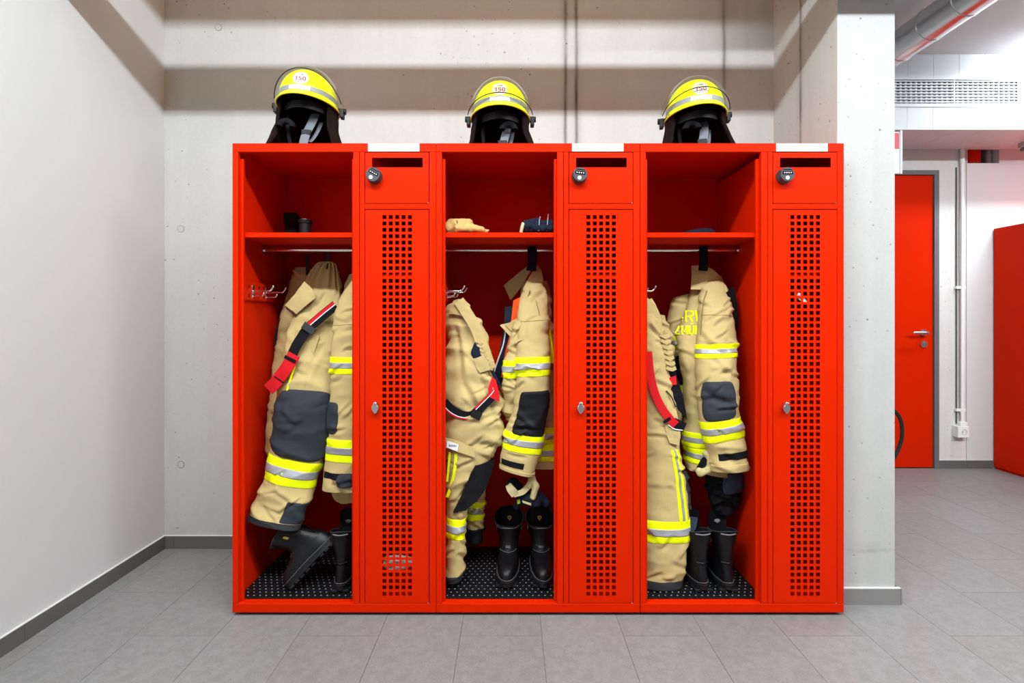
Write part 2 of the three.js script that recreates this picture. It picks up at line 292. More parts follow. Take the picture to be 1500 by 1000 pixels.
// ---------------------------------------------------------------- side bay: panelled soffit, grille, door, conduit, cabinet
const SZ = -1.574, SB = 2.491, sx = (px) => (px - VX) * (CAM_Z - SZ) / FOCAL, sy = (py) => CAM_Y - (py - VY) * (CAM_Z - SZ) / FOCAL;
{
  const gy0 = sy(157), gy1 = sy(113), pitch = sx(1367) - sx(1329.5), gx0 = sx(1290), gx1 = sx(1494);
  const PD = SZ - 0.15, ca = (x0, x1, y0, y1) => box(x0, x1, y0, y1, PD, SZ - 0.004);
  const s = struct('trim_3', [box(SPUR1, RIGHT, SB + 0.004, CEIL, FAR + 0.005, PD), ca(SPUR1, RIGHT, SB + 0.004, gy0 + 0.01), ca(SPUR1, RIGHT, gy1 - 0.01, CEIL), ca(SPUR1, gx0 + 0.01, gy0 + 0.01, gy1 - 0.01), ca(gx1 - 0.01, RIGHT, gy0 + 0.01, gy1 - 0.01)], std(lin(0.42, 0.42, 0.43), 0.6), 'white panelled soffit box under the side bay ceiling', 'soffit');
  const rows = [[gy1, CEIL, sx(1330)], [SB, gy0, sx(1329)]];
  for (const [ya, yb, x0] of rows) for (let k = -7; k < 18; k++) {
    const xa = Math.max(SPUR1, x0 + k * pitch), xb = Math.min(RIGHT, x0 + (k + 1) * pitch); if (xb - xa < 0.01) continue;
    part('panel', rbox(xa + 0.0006, xb - 0.0006, ya + 0.0006, yb - 0.0006, SZ - 0.004, SZ, 0.001), M.panelWhite, s);
  }
  part('panel', rbox(gx1, RIGHT, gy0, gy1, SZ - 0.004, SZ, 0.001), M.panelWhite, s);
  part('panel', rbox(SPUR1, gx0, gy0, gy1, SZ - 0.004, SZ, 0.001), M.panelWhite, s);
  for (let k = -7; k < 18; k++) { const xa = Math.max(SPUR1, sx(1329) + k * pitch), xb = Math.min(RIGHT, sx(1329) + (k + 1) * pitch); if (xb - xa > 0.01) part('underside_panel', rbox(xa + 0.0008, xb - 0.0008, SB, SB + 0.004, FAR + 0.005, SZ - 0.0005, 0.001), M.panelWhite, s); }
  // grille let into the soffit face
  const gr = thing('ventilation_grille', 'long white double-blade air grille in the panelled soffit', 'grille');
  const mid = sx(1397), z1 = SZ + 0.006;
  const ix0 = gx0 + 0.012, ix1 = sx(1489.5), iy0 = sy(152), iy1 = sy(117);
  part('frame', [rbox(gx0, gx1, gy0, iy0, SZ, z1), rbox(gx0, gx1, iy1, gy1, SZ, z1), rbox(gx0, ix0, iy0, iy1, SZ, z1), rbox(ix1, gx1, iy0, iy1, SZ, z1), rbox(mid - 0.004, mid + 0.004, iy0, iy1, SZ, z1)], M.panelWhite, gr);
  for (let k = 0; k < 8; k++) { const y = iy0 + (k + 0.35) / 8 * (iy1 - iy0); part('blade', rbox(ix0, ix1, y, y + 0.0075, SZ + 0.001, SZ + 0.005, 0.0008), M.panelWhite, gr); }
  const nv = Math.round((ix1 - ix0) / 0.0358); for (let k = 0; k < nv; k++) { const x = ix0 + (k + 0.5) * (ix1 - ix0) / nv; part('rear_blade', rbox(x, x + 0.014, iy0, iy1, SZ - 0.022, SZ - 0.006, 0.0008), M.panelWhite, gr); }
  for (const px of [1397, 1492.5]) for (const y of [(gy0 + iy0) / 2, (gy1 + iy1) / 2]) part('screw', [cyl(V3(sx(px), y, z1), V3(sx(px), y, z1 + 0.0015), 0.003, 10)], M.steel, gr);
}
{ // red steel door with a grey frame
  const d = new THREE.Group(); d.name = 'door_1'; d.userData = { kind: 'structure', label: 'plain red steel door in a dark grey frame', category: 'door' }; scene.add(d);
  const x0 = 2.40, x1 = 3.307;
  part('door_leaf', rbox(x0, x1, 0.006, 2.292, FAR - 0.05, FAR - 0.002, 0.002), M.red, d);
  part('door_frame', [rbox(x1 + 0.003, 3.347, 0, 2.33, FAR - 0.1, FAR + 0.012), rbox(2.36, x0 - 0.003, 0, 2.33, FAR - 0.1, FAR + 0.012), rbox(2.36, 3.347, 2.295, 2.33, FAR - 0.1, FAR + 0.0118)], M.frameGrey, d);
  part('rebate', box(2.36, 3.347, 0, 2.33, FAR - 0.19, FAR - 0.1), M.frameGrey, d);
  const hx = (1354 - VX) * 4 / FOCAL, hy = CAM_Y - (487 - VY) * 4 / FOCAL, zf = FAR - 0.002;
  part('handle_rose', [cyl(V3(hx, hy, zf), V3(hx, hy, zf + 0.009), 0.026, 24)], M.steel, d);
  const hp = [V3(hx, hy, zf + 0.008), V3(hx, hy, zf + 0.045), V3(hx - 0.012, hy, zf + 0.06), V3(hx - 0.06, hy, zf + 0.062), V3(hx - 0.12, hy, zf + 0.06)];
  part('handle', [tubeLine(hp, 0.0095, 40, 12), ...caps(hp, 0.0095)], M.steel, d);
  const ky = CAM_Y - (504 - VY) * 4 / FOCAL;
  part('lock_rose', [cyl(V3(hx, ky, zf), V3(hx, ky, zf + 0.010), 0.027, 24)], M.steel, d);
  part('key_cylinder', [cyl(V3(hx, ky + 0.006, zf + 0.010), V3(hx, ky + 0.006, zf + 0.0125), 0.009, 16), box(hx - 0.004, hx + 0.004, ky - 0.016, ky + 0.004, zf + 0.009, zf + 0.0115)], M.frameGrey, d);
}
const fx = (px) => (px - VX) * 4.0 / FOCAL, fy = (py) => CAM_Y - (py - VY) * 4.0 / FOCAL;
{ // surface conduit and socket
  const c = thing('electrical_conduit', 'white plastic conduit running down the concrete wall to the socket', 'conduit');
  const z = FAR + 0.022, x = fx(1407.5);
  part('pipe', [cyl(V3(x, fy(619), z), V3(x, SB - 0.002, z), 0.0125, 16)], M.white, c);
  part('coupling', [cyl(V3(x, fy(240), z), V3(x, fy(233), z), 0.0155, 16)], M.white, c);
  part('dark_rod', [cyl(V3(fx(1401.5), fy(620), FAR + 0.006), V3(fx(1401.5), fy(245), FAR + 0.006), 0.005, 8)], std(lin(0.09, 0.085, 0.08), 0.6), c);  // thin dark rod running left of the pipe
  for (const py of [421, 600]) part('clip', rbox(fx(1399), fx(1412.5), fy(py + 2), fy(py - 2), FAR, z + 0.002, 0.001), M.socket, c);
  const s = thing('wall_socket', 'white surface-mounted socket box below the conduit', 'socket');
  const x0 = fx(1396), x1 = fx(1412.5), y0 = fy(639), y1 = fy(622.5);
  part('box', rbox(x0, x1, y0, y1, FAR, FAR + 0.055, 0.004, 2), M.socket, s);
  const cx = (x0 + x1) / 2 + 0.004, cy = (y0 + y1) / 2;
  const ring = new THREE.TorusGeometry(0.019, 0.0022, 8, 28); ring.translate(cx, cy, FAR + 0.0555); part('socket_rim', [ring], std(lin(0.45, 0.45, 0.44), 0.5), s);
  for (const dx of [-0.009, 0.009]) part('contact_hole', [cyl(V3(cx + dx, cy, FAR + 0.0548), V3(cx + dx, cy, FAR + 0.0556), 0.003, 10)], M.dark, s);
  part('spout', rbox(fx(1402), fx(1412), fy(622.4), fy(617), FAR, FAR + 0.04, 0.003), M.socket, s);
}
{ // pipe in the niche
  const g = thing('niche_pipe', 'red pipe end inside the dark niche under the soffit', 'pipe');
  const c = fx(1435.5); part('pipe', [cyl(V3(c, 2.40, FAR - 0.09), V3(c, SB + 0.3, FAR - 0.092), 0.072, 28, 0.080)], M.red, g);
  part('support', [cyl(V3(c - 0.03, 2.3865, FAR - 0.08), V3(c + 0.01, 2.41, FAR - 0.06), 0.03, 12)], std(lin(0.4, 0.38, 0.33), 0.8), g);
  const t = thing('cable_bundle', 'grey corrugated tube inside the niche beside the red pipe', 'tube'); const cx = fx(1459.5);
  part('tube', [cyl(V3(cx, 2.388, FAR - 0.06), V3(cx, SB + 0.3, FAR - 0.06), 0.017, 14)], std(lin(0.3, 0.3, 0.3), 0.6), t);
  for (let k = 0; k < 8; k++) part('rib', [cyl(V3(cx, 2.392 + k * 0.013, FAR - 0.06), V3(cx, 2.397 + k * 0.013, FAR - 0.06), 0.021, 14)], std(lin(0.4, 0.4, 0.4), 0.6), t);
}
{ // batten fitting fixed below the soffit
  const g = thing('soffit_rail', 'thin grey metal rail fixed below the soffit panels', 'rail'), x = 3.83;
  part('profile', rbox(x, x + 0.05, SB - 0.036, SB - 0.0005, FAR + 0.14, SZ - 0.02, 0.004, 2), M.steel, g);
  part('tube', [cyl(V3(x + 0.02, SB - 0.05, FAR + 0.15), V3(x + 0.02, SB - 0.05, SZ - 0.03), 0.013, 14)], M.frameGrey, g);
}
{ // white panel hung below the soffit beside the cross wall
  const g = thing('hanging_panel', 'white-edged panel with a red reflection painted at its top, hung below the soffit beside the cross wall', 'sign');
  const z = SZ + 0.02, q = (px) => (px - VX) * (CAM_Z - z) / FOCAL, r = (py) => CAM_Y - (py - VY) * (CAM_Z - z) / FOCAL;
  part('board', rbox(q(1250), q(1319), r(254), r(193), z - 0.018, z, 0.002), M.white, g);
  part('edge_strip', rbox(q(1318), q(1321.5), r(254.5), r(191), z - 0.02, z + 0.004, 0.0015), M.panelWhite, g);
  part('red_reflection', rbox(q(1252), q(1317), r(218), r(194.5), z, z + 0.001, 0.0004), std(lin(0.62, 0.05, 0.06), 0.5), g);  // red reflection of the glossy white panel, painted as colour
  part('bracket', box(q(1262), q(1308), r(193.5), SB + 0.03, z - 0.019, z - 0.0165), M.steel, g);
}
{ // big red cabinet against the far wall
  const g = thing('red_cabinet', 'large plain red metal cabinet standing by the far wall', 'cabinet');
  const x0 = 3.77, x1 = 4.57, z0 = FAR + 0.012, z1 = -1.2;
  part('body', rbox(x0, x1, 0.018, 1.872, z0, z1, 0.003), M.red, g);
  part('plinth', box(x0 + 0.012, x1 - 0.012, 0, 0.018, z0 + 0.01, z1 - 0.012), M.red, g);
  for (const a of [0, 1]) { const xa = x0 + 0.01 + a * 0.395; part('door', rbox(xa, xa + 0.385, 0.05, 1.85, z1, z1 + 0.003, 0.001), M.red, g); part('knob', [cyl(V3(xa + (a ? 0.03 : 0.355), 1.0, z1 + 0.003), V3(xa + (a ? 0.03 : 0.355), 1.0, z1 + 0.02), 0.01, 14)], M.chrome, g); }
}
{ // black hose looped behind the cross wall
  const z = -1.55, pts = [[1262, 712], [1284, 640], [1303, 598], [1318, 612], [1321, 640], [1313, 664], [1296, 690], [1270, 714]].map(([a, b]) => W(a, b, z));
  pts[0].y = 0.012; pts[pts.length - 1].y = 0.012; pts[0].z -= 0.08; pts[pts.length - 1].z += 0.06;
  const lo = V3(pts[0].x - 0.25, 0.012, z - 0.15), hi = V3(pts[pts.length - 1].x - 0.22, 0.012, z + 0.12);
  tagged('rubber_hose', [tubeLine([lo, ...pts, hi], 0.0125, 120, 14), ...caps([lo, hi], 0.0125)], std(lin(0.012, 0.012, 0.012), 0.25), 'black glossy hose looping out from behind the cross wall', 'hose');
}
// ---------------------------------------------------------------- lockers
const UX = [-1.093, -0.2925, 0.5085], UW = 0.8005, DEP = 0.5;
function perforated(xs, ys, hole, z0, z1) {                      // sheet of steel with square holes; xs, ys are cell borders
  const P = [], quad = (a, b, c, d) => P.push(...a, ...b, ...c, ...a, ...c, ...d);
  for (let j = 0; j + 1 < ys.length; j++) for (let i = 0; i + 1 < xs.length; i++) {
    const [a, b, c, d] = [xs[i], xs[i + 1], ys[j], ys[j + 1]];
    if (!hole(i, j)) { quad([a, c, z1], [b, c, z1], [b, d, z1], [a, d, z1]); quad([a, c, z0], [a, d, z0], [b, d, z0], [b, c, z0]); }
    else { quad([a, c, z0], [b, c, z0], [b, c, z1], [a, c, z1]); quad([a, d, z1], [b, d, z1], [b, d, z0], [a, d, z0]); quad([a, c, z0], [a, c, z1], [a, d, z1], [a, d, z0]); quad([b, c, z1], [b, c, z0], [b, d, z0], [b, d, z1]); }
  }
  const [a, b, c, d] = [xs[0], xs[xs.length - 1], ys[0], ys[ys.length - 1]];
  quad([a, c, z0], [b, c, z0], [b, c, z1], [a, c, z1]); quad([a, d, z1], [b, d, z1], [b, d, z0], [a, d, z0]); quad([a, c, z0], [a, c, z1], [a, d, z1], [a, d, z0]); quad([b, c, z1], [b, c, z0], [b, d, z0], [b, d, z1]);
  const g = new THREE.BufferGeometry(); g.setAttribute('position', new THREE.Float32BufferAttribute(P, 3)); g.computeVertexNormals(); return metreUV(g);
}
const lockerLabels = ['red open-front fire locker nearest the white painted wall', 'red open-front fire locker between the two others', 'red open-front fire locker against the concrete cross wall'];
const lockAngle = [-0.5, -0.12, 0.0];
function makeLocker(i) {
  const o = thing('fire_locker', lockerLabels[i], 'locker', 'red fire lockers in a row'); o.position.x = UX[i];
  const R = M.red, T = 1.855, B = 0.0137, t = 0.0015, H = 1.821, FL = 0.0486;
  part('side_panel', box(0.0004, t, B, T, -DEP, -0.02), R, o); part('side_panel', box(UW - t, UW - 0.0004, B, T, -DEP, -0.02), R, o);
  part('divider_panel', box(0.4985, 0.5, FL, H, -DEP, -0.021), R, o); part('back_panel', box(t, UW - t, B, T, -DEP - 0.001, -DEP + 0.001), R, o);
  part('top_panel', rbox(0.0004, UW - 0.0004, T - 0.003, T, -DEP, -0.0005, 0.001), R, o); part('bottom_panel', box(t, UW - t, FL - 0.004, FL - 0.0005, -DEP, -0.02), R, o);
  part('header', rbox(0.0006, UW - 0.0006, H, T - 0.0032, -0.02, 0, 0.002), R, o);
  part('sill', rbox(0.0006, UW - 0.0006, B, FL, -0.02, 0, 0.002), R, o);
  part('stile', [rbox(0.0006, 0.0225, FL, H, -0.02, 0, 0.002), rbox(0.0015, 0.0335, FL, H - 0.021, -0.034, -0.0205, 0.002)], R, o);
  part('stile', [rbox(0.475, 0.499, FL, H, -0.02, 0, 0.002), rbox(0.464, 0.4985, FL, H - 0.021, -0.034, -0.0205, 0.002)], R, o);
  part('stile', [rbox(0.501, 0.520, FL, H, -0.02, 0, 0.002), box(0.5, 0.524, FL, H, -0.03, -0.0205)], R, o);
  part('stile', [rbox(0.774, UW - 0.0006, FL, H, -0.02, 0, 0.002), box(0.770, UW - t, FL, H, -0.03, -0.0205)], R, o);
  part('middle_rail', [rbox(0.520, 0.774, 1.5965, 1.6175, -0.02, -0.0006, 0.002), box(0.51, 0.78, 1.585, 1.628, -0.03, -0.0205)], R, o);
  part('inner_shelf', [box(0.5, UW - t, 1.339, 1.343, -DEP, -0.032), box(0.526, 0.768, 1.325, 1.344, -0.0315, -0.010)], R, o);
  part('compartment_floor', box(0.5, UW - t, 1.600, 1.603, -DEP, -0.031), R, o);
  part('shelf', rbox(t, 0.498, 1.491, 1.511, -0.49, -0.036, 0.002), R, o);
  part('plinth', box(0.01, UW - 0.01, 0, B, -0.48, -0.03), R, o);
  const rodY = 1.470, rod = part('hanging_rod', [cyl(V3(t, rodY, -0.25), V3(0.4985, rodY, -0.25), 0.0095, 18)], M.chrome, o);
  for (const x of [t, 0.4985]) part('rod_flange', [cyl(V3(x, rodY, -0.25), V3(x + (x < 0.1 ? 0.008 : -0.008), rodY, -0.25), 0.019, 18)], M.chrome, rod);
  // hook rail on the side panel with two double hooks
  const xs = [-0.345], ys = [1.243]; for (let k = 0; k < 7; k++) { const c = -0.345 + 0.024 + k * 0.043; xs.push(c - 0.006, c + 0.006); } xs.push(-0.05);
  for (const y of [1.262, 1.300]) ys.push(y - 0.006, y + 0.006); ys.push(1.320);
  const rg = perforated(xs, ys, (a, b) => a % 2 === 1 && b % 2 === 1, -0.001, 0.001); rg.rotateY(-Math.PI / 2); rg.translate(0.012, 0, 0);
  const rp = rg.attributes.position; void rp;
  const rail = part('hook_rail', [rg, box(0.0015, 0.012, 1.316, 1.3185, -0.345, -0.05), box(0.0015, 0.012, 1.2435, 1.246, -0.345, -0.05)], R, o);
  for (const z of [-0.135, -0.255]) {
    const f = [], y = 1.282;
    for (const [dy, L, up] of [[0.0, 0.085, 0.02], [-0.022, 0.045, 0.012]]) { const p = [V3(0.014, y + dy, z), V3(0.014 + L * 0.5, y + dy + 0.001, z), V3(0.014 + L * 0.85, y + dy + 0.003, z), V3(0.014 + L, y + dy + up, z)]; f.push(tubeLine(p, 0.0038, 24, 10), ...caps(p, 0.0045)); }
    f.push(rbox(0.011, 0.015, y - 0.03, y + 0.024, z - 0.008, z + 0.008, 0.0018, 2));
    part('coat_hook', f, M.chrome, rail);
  }
  // small door with a letter slot
  const dx0 = 0.5225, dx1 = 0.7715, zf = -0.0006;
  part('small_door', perforated([dx0, 0.549, 0.748, dx1], [1.620, 1.7605, 1.798, 1.8185], (a, b) => a === 1 && b === 1, zf - 0.0012, zf), R, o);
  part('door_return', [box(dx0, dx0 + 0.0012, 1.620, 1.8185, -0.018, zf - 0.0013), box(dx1 - 0.0012, dx1, 1.620, 1.8185, -0.018, zf - 0.0013), box(dx0, dx1, 1.620, 1.6212, -0.018, zf - 0.0013)], R, o);
  for (const y of [1.6195, 0.0495]) part('hinge_pin', [cyl(V3(0.770, y, -0.003), V3(0.770, y + 0.003, -0.003), 0.0035, 10)], M.chrome, o);
  part('label_plate', rbox(0.5335, 0.735, 1.8225, 1.8535, 0, 0.0012, 0.0005), M.plate, o, 'blank white label plate');
  // tall door: five columns of square holes
  const px = [dx0], py = [0.0515]; for (let k = 0; k < 5; k++) px.push(0.5898 + k * 0.02505, 0.6052 + k * 0.02505); px.push(dx1);
  for (let k = 0; k < 60; k++) { const y = 0.0805 + k * 0.02505; py.push(y - 0.0007, y + 0.0147); } py.push(1.5935);
  part('tall_door', perforated(px, py, (a, b) => a % 2 === 1 && b % 2 === 1, zf - 0.0012, zf), R, o, 'tall door perforated with square holes');
  part('door_return', [box(dx0, dx0 + 0.0012, 0.0515, 1.5935, -0.018, zf - 0.0013), box(dx1 - 0.0012, dx1, 0.0515, 1.5935, -0.018, zf - 0.0013), box(dx0, dx1, 1.5923, 1.5935, -0.018, zf - 0.0013)], R, o);
  // turn knob
  const kx = 0.5655, ky = 0.8195, ks = new THREE.Shape(); [[0, 0.021], [0.005, 0.019], [0.006, 0.012], [0.0115, 0.004], [0.0115, -0.004], [0.005, -0.016], [0.003, -0.020], [-0.003, -0.020], [-0.005, -0.016], [-0.0115, -0.004], [-0.0115, 0.004], [-0.006, 0.012], [-0.005, 0.019]].forEach(([a, b], k) => k ? ks.lineTo(a, b) : ks.moveTo(a, b));
  const kg = new THREE.ExtrudeGeometry(ks, { depth: 0.012, bevelEnabled: true, bevelSize: 0.002, bevelThickness: 0.003, bevelSegments: 2 }); kg.translate(kx, ky, 0.006);
  const knob = part('turn_knob', [kg], M.steel, o); part('knob_base', [cyl(V3(kx, ky, 0), V3(kx, ky, 0.008), 0.010, 20)], M.chrome, knob);
  // combination lock
  const lx = 0.561, ly = 1.724, L = new THREE.Group(); const lg = [];
  const prof = [[0, 0], [0.030, 0], [0.030, 0.003], [0.0285, 0.006], [0.0285, 0.030], [0.0265, 0.0335], [0, 0.0335]].map(([a, b]) => new THREE.Vector2(a, b));
  const body = new THREE.LatheGeometry(prof, 36); body.rotateX(Math.PI / 2); lg.push(toCreasedNormals(body, 0.6));
  const lock = part('combination_lock', lg, std(lin(0.035, 0.035, 0.04), 0.45), o, 'round black combination lock'); lock.position.set(lx, ly, 0); lock.rotation.z = lockAngle[i];
  part('dial_window', rbox(-0.0195, 0.0195, -0.0005, 0.012, 0.0325, 0.0342, 0.0015), M.dark, lock);
  part('grip_ridge', rbox(-0.017, 0.017, 0.0165, 0.0195, 0.0325, 0.0348, 0.001), M.dark, lock);
  for (let k = 0; k < 4; k++) part('digit_mark', rbox(-0.0150 + k * 0.0085, -0.0150 + k * 0.0085 + 0.0042, 0.004, 0.0078, 0.0342, 0.0347, 0.0003), M.plate, lock);
  part('key_cylinder', [cyl(V3(-0.001, -0.0135, 0.033), V3(-0.001, -0.0135, 0.0352), 0.0072, 18)], M.plate, lock);
  part('key_slot', rbox(-0.0018, -0.0002, -0.017, -0.010, 0.0350, 0.0355, 0.0003), M.dark, lock);
  return o;
}
for (let i = 0; i < 3; i++) makeLocker(i);
// studded rubber mats on the locker floors
for (let i = 0; i < 3; i++) {
  const g = thing('rubber_mat', ['black studded rubber mat under the fallen boot', 'black studded rubber mat under the boots with shield badges', 'black studded rubber mat in the locker by the cross wall'][i], 'mat', 'mats on the locker floors');
  g.position.set(UX[i], 0.0488, 0);
  part('mat_base', rbox(0.004, 0.4965, 0, 0.005, -0.495, -0.0345, 0.001), M.rubber, g);
  const studs = [], tips = [], stud = new THREE.CylinderGeometry(0.0035, 0.0048, 0.0035, 8), hole = new THREE.BoxGeometry(0.0052, 0.0006, 0.0022);
  for (let r = 0; r < 18; r++) for (let c = 0; c < 20; c++) {
    const x = 0.014 + c * 0.0245 + (r % 2) * 0.0122, z = -0.046 - r * 0.0245; if (x > 0.49) continue;
    studs.push(stud.clone().translate(x, 0.0064, z)); tips.push(hole.clone().translate(x, 0.0083, z));
  }
  const s = part('mat_studs', studs, M.rubber, g); s.userData.kind = 'stuff';
  const w = part('stud_glints', tips, std(lin(0.55, 0.55, 0.55), 0.6), g); w.userData.kind = 'stuff'; w.userData.label = 'small pale glints painted on the studs';  // pale colour stands in for light reflected by the studs
}
// ---------------------------------------------------------------- cloth helpers
// A hollow fabric tube through rows [leftPx, leftPy, rightPx, rightPy, z, halfDepth]; u runs back > left > front > right.
function tube(rows, o = {}) {
  const { seed = 1, A1 = 0.006, A2 = 0.006, A3 = 0.0015, n = 2.3, k1 = 9, k2 = 13, slant = 5, tight = () => 0, pleat = null, wrinkles = 26, folds = [] } = o;
  // creases: segments in photo pixels, [x0, y0, x1, y1, width, depth]
  const rr = rng(seed * 31 + 7), xs = rows.flatMap((r) => [r[0], r[2]]), ys = rows.flatMap((r) => [r[1], r[3]]), bx0 = Math.min(...xs), bx1 = Math.max(...xs), by0 = Math.min(...ys) + 12, by1 = Math.max(...ys);
  const cr = [...folds]; for (let i = 0; i < wrinkles; i++) { const x = bx0 + (bx1 - bx0) * rr(), y = by0 + (by1 - by0) * rr(), a = (rr() < 0.5 ? 1 : -1) * (0.15 + 0.75 * rr()), l = 8 + 16 * rr(); cr.push([x - l * Math.cos(a), y - l * Math.sin(a), x + l * Math.cos(a), y + l * Math.sin(a), 1.8 + 2.2 * rr(), 0.003 + 0.0048 * rr()]); }
  const crease = (p) => { const d = CAM_Z - p.z, X = VX + p.x * FOCAL / d, Y = VY + (CAM_Y - p.y) * FOCAL / d; let s = 0; for (const [a, b, c, e, w, m] of cr) { const dx = c - a, dy = e - b, L2 = dx * dx + dy * dy, t = ((X - a) * dx + (Y - b) * dy) / L2; if (t < -0.1 || t > 1.1) continue; const q = ((X - a) * dy - (Y - b) * dx) / Math.sqrt(L2) / w + 0.5 * Math.sin(t * 4 + a); if (q > 5 || q < -5) continue; const env = Math.max(0, 1 - Math.pow(2 * t - 1, 4)); s += m * env * (0.85 * Math.exp(-(q - 1.6) * (q - 1.6) * 0.6) - Math.exp(-q * q)); } return s; };
  const cat = (pts) => new THREE.CatmullRomCurve3(pts, false, 'catmullrom', 0.5);
  const CL = cat(rows.map((r) => W(r[0], r[1], r[4]))), CR = cat(rows.map((r) => W(r[2], r[3], r[4]))), CT = cat(rows.map((r, i) => V3(r[5], i, 0)));
  const N = 240, tab = []; let len = 0, prev = null;
  for (let i = 0; i <= N; i++) { const L = CL.getPoint(i / N), R = CR.getPoint(i / N), c = L.clone().add(R).multiplyScalar(0.5); if (prev) len += c.distanceTo(prev); prev = c; tab.push({ L, R, c, th: Math.max(0.003, CT.getPoint(i / N).x), s: len }); }
  const row = (v) => { const f = clamp(v) * N, i = Math.min(N - 1, Math.floor(f)), q = f - i, a = tab[i], b = tab[i + 1]; return { c: a.c.clone().lerp(b.c, q), a: a.R.clone().lerp(b.R, q).sub(a.L.clone().lerp(b.L, q)).multiplyScalar(0.5), th: a.th + (b.th - a.th) * q, s: a.s + (b.s - a.s) * q }; };
  const base = (u, v) => { const r = row(v), t = 2 * Math.PI * u, sx = -Math.sin(t), sz = -Math.cos(t), e = 2 / n; const p = r.c.clone().addScaledVector(r.a, Math.sign(sx) * Math.pow(Math.abs(sx), e)); p.z += r.th * Math.sign(sz) * Math.pow(Math.abs(sz), e); return [p, r]; };
  const S = (u, v, off = 0) => {
    const [p, r] = base(u, v), d = 1e-3, pu = base(u + d, v)[0].sub(base(u - d, v)[0]), pv = base(u, Math.min(1, v + d))[0].sub(base(u, Math.max(0, v - d))[0]);
    const nn = pu.cross(pv).normalize(); const out = p.clone().sub(r.c); if (nn.dot(out) < 0) nn.negate();
    const arc = u * 2 * (r.a.length() + r.th) * 1.6, b = r.s;
    const calm = 1 - tight(u, v), w = Math.min(1, (r.a.length()) / 0.05);
    const long = noise(arc * k1 + 0.6 * noise(b * 5, 3, seed), b * 2.0, seed * 7.3) + 0.5 * noise(arc * k1 * 2.1, b * 3.1, seed * 7.3 + 9);
    const q = noise(arc * k2 * 0.55 + b * slant, b * k2 - arc * slant * 0.7, seed * 3.1 + 20), ridge = 1 - 2.2 * Math.abs(q);
    const small = noise(arc * 42, b * 46, seed + 50);
    const amp = 0.45 + 0.75 * clamp(0.5 + noise(arc * 4, b * 5, seed + 70));
    return p.addScaledVector(nn, off + calm * w * (1.35 * A1 * long + 1.7 * A2 * amp * Math.max(-0.5, ridge) * 0.8 + A3 * small) + calm * crease(p) + (pleat ? pleat[2] * Math.sin(u * 2 * Math.PI * pleat[1] + 2 * noise(u * 9, 1, seed)) * smooth(pleat[0], pleat[0] * 0.3, v) * Math.min(1, v / 0.02) : 0));
  };
  const grid = (nu, nv, f, closed) => {
    const P = [], UV = [], I = [];
    for (let j = 0; j <= nv; j++) for (let i = 0; i <= nu; i++) { const [p, uu, vv] = f(i / nu, j / nv); P.push(p.x, p.y, p.z); UV.push(uu, vv); }
    for (let j = 0; j < nv; j++) for (let i = 0; i < nu; i++) { const a = j * (nu + 1) + i, b = a + 1, c = a + nu + 1, d = c + 1; I.push(a, c, b, b, c, d); }
    const g = new THREE.BufferGeometry(); g.setAttribute('position', new THREE.Float32BufferAttribute(P, 3)); g.setAttribute('uv', new THREE.Float32BufferAttribute(UV, 2)); g.setIndex(I); g.computeVertexNormals(); return g;
  };
  const T = {
    S, len,
    body: (nu = 80, nv = 150) => grid(nu, nv, (u, v) => [S(u, v), u * 0.45, v * len]),
    vAt: (py, f = 0.5) => { let best = 0, bd = 1e9; for (let i = 0; i <= 400; i++) { const r = row(i / 400), y = r.c.y + r.a.y * (2 * f - 1), z = r.c.z + r.th * 0.6, q = VY + (CAM_Y - y) * FOCAL / (CAM_Z - z); if (Math.abs(q - py) < bd) { bd = Math.abs(q - py); best = i / 400; } } return best; },
    ring: (v0, v1, off, u0 = 0, u1 = 1, nu = 80, nv = 8) => grid(u0 === 0 && u1 === 1 ? nu : Math.max(10, Math.round(nu * (u1 - u0))), nv + 2, (a, b) => { const u = u0 + (u1 - u0) * a, k = clamp((b * (nv + 2) - 1) / nv), v = v0 + (v1 - v0) * k, e = b === 0 || b === 1 || ((a === 0 || a === 1) && !(u0 === 0 && u1 === 1)) ? -0.001 : off; return [S(u, v, e), u * 0.45, v * len]; }),
    u: (f) => 0.25 + 0.5 * Math.acos(1 - 2 * clamp(f)) / Math.PI,            // fraction of the visible width, left to right, to u
    patch: (f0, f1, v0, v1, off, puff = 0, round = 4, n = 28) => {
      const ua = T.u(f0), ub = T.u(f1);
      return grid(n, n, (a, b) => { let x = 2 * a - 1, y = 2 * b - 1; const m = Math.max(Math.abs(x), Math.abs(y)), l = Math.pow(Math.pow(Math.abs(x), round) + Math.pow(Math.abs(y), round), 1 / round) || 1, k = m / l; x *= k; y *= k; const edge = m > 0.999 ? -0.001 : off + puff * (1 - Math.pow(m, 4)); return [S((ua + ub) / 2 + (ub - ua) / 2 * x, (v0 + v1) / 2 + (v1 - v0) / 2 * y, edge), a * 0.2, b * 0.2]; });
    },
  };
  return T;
}
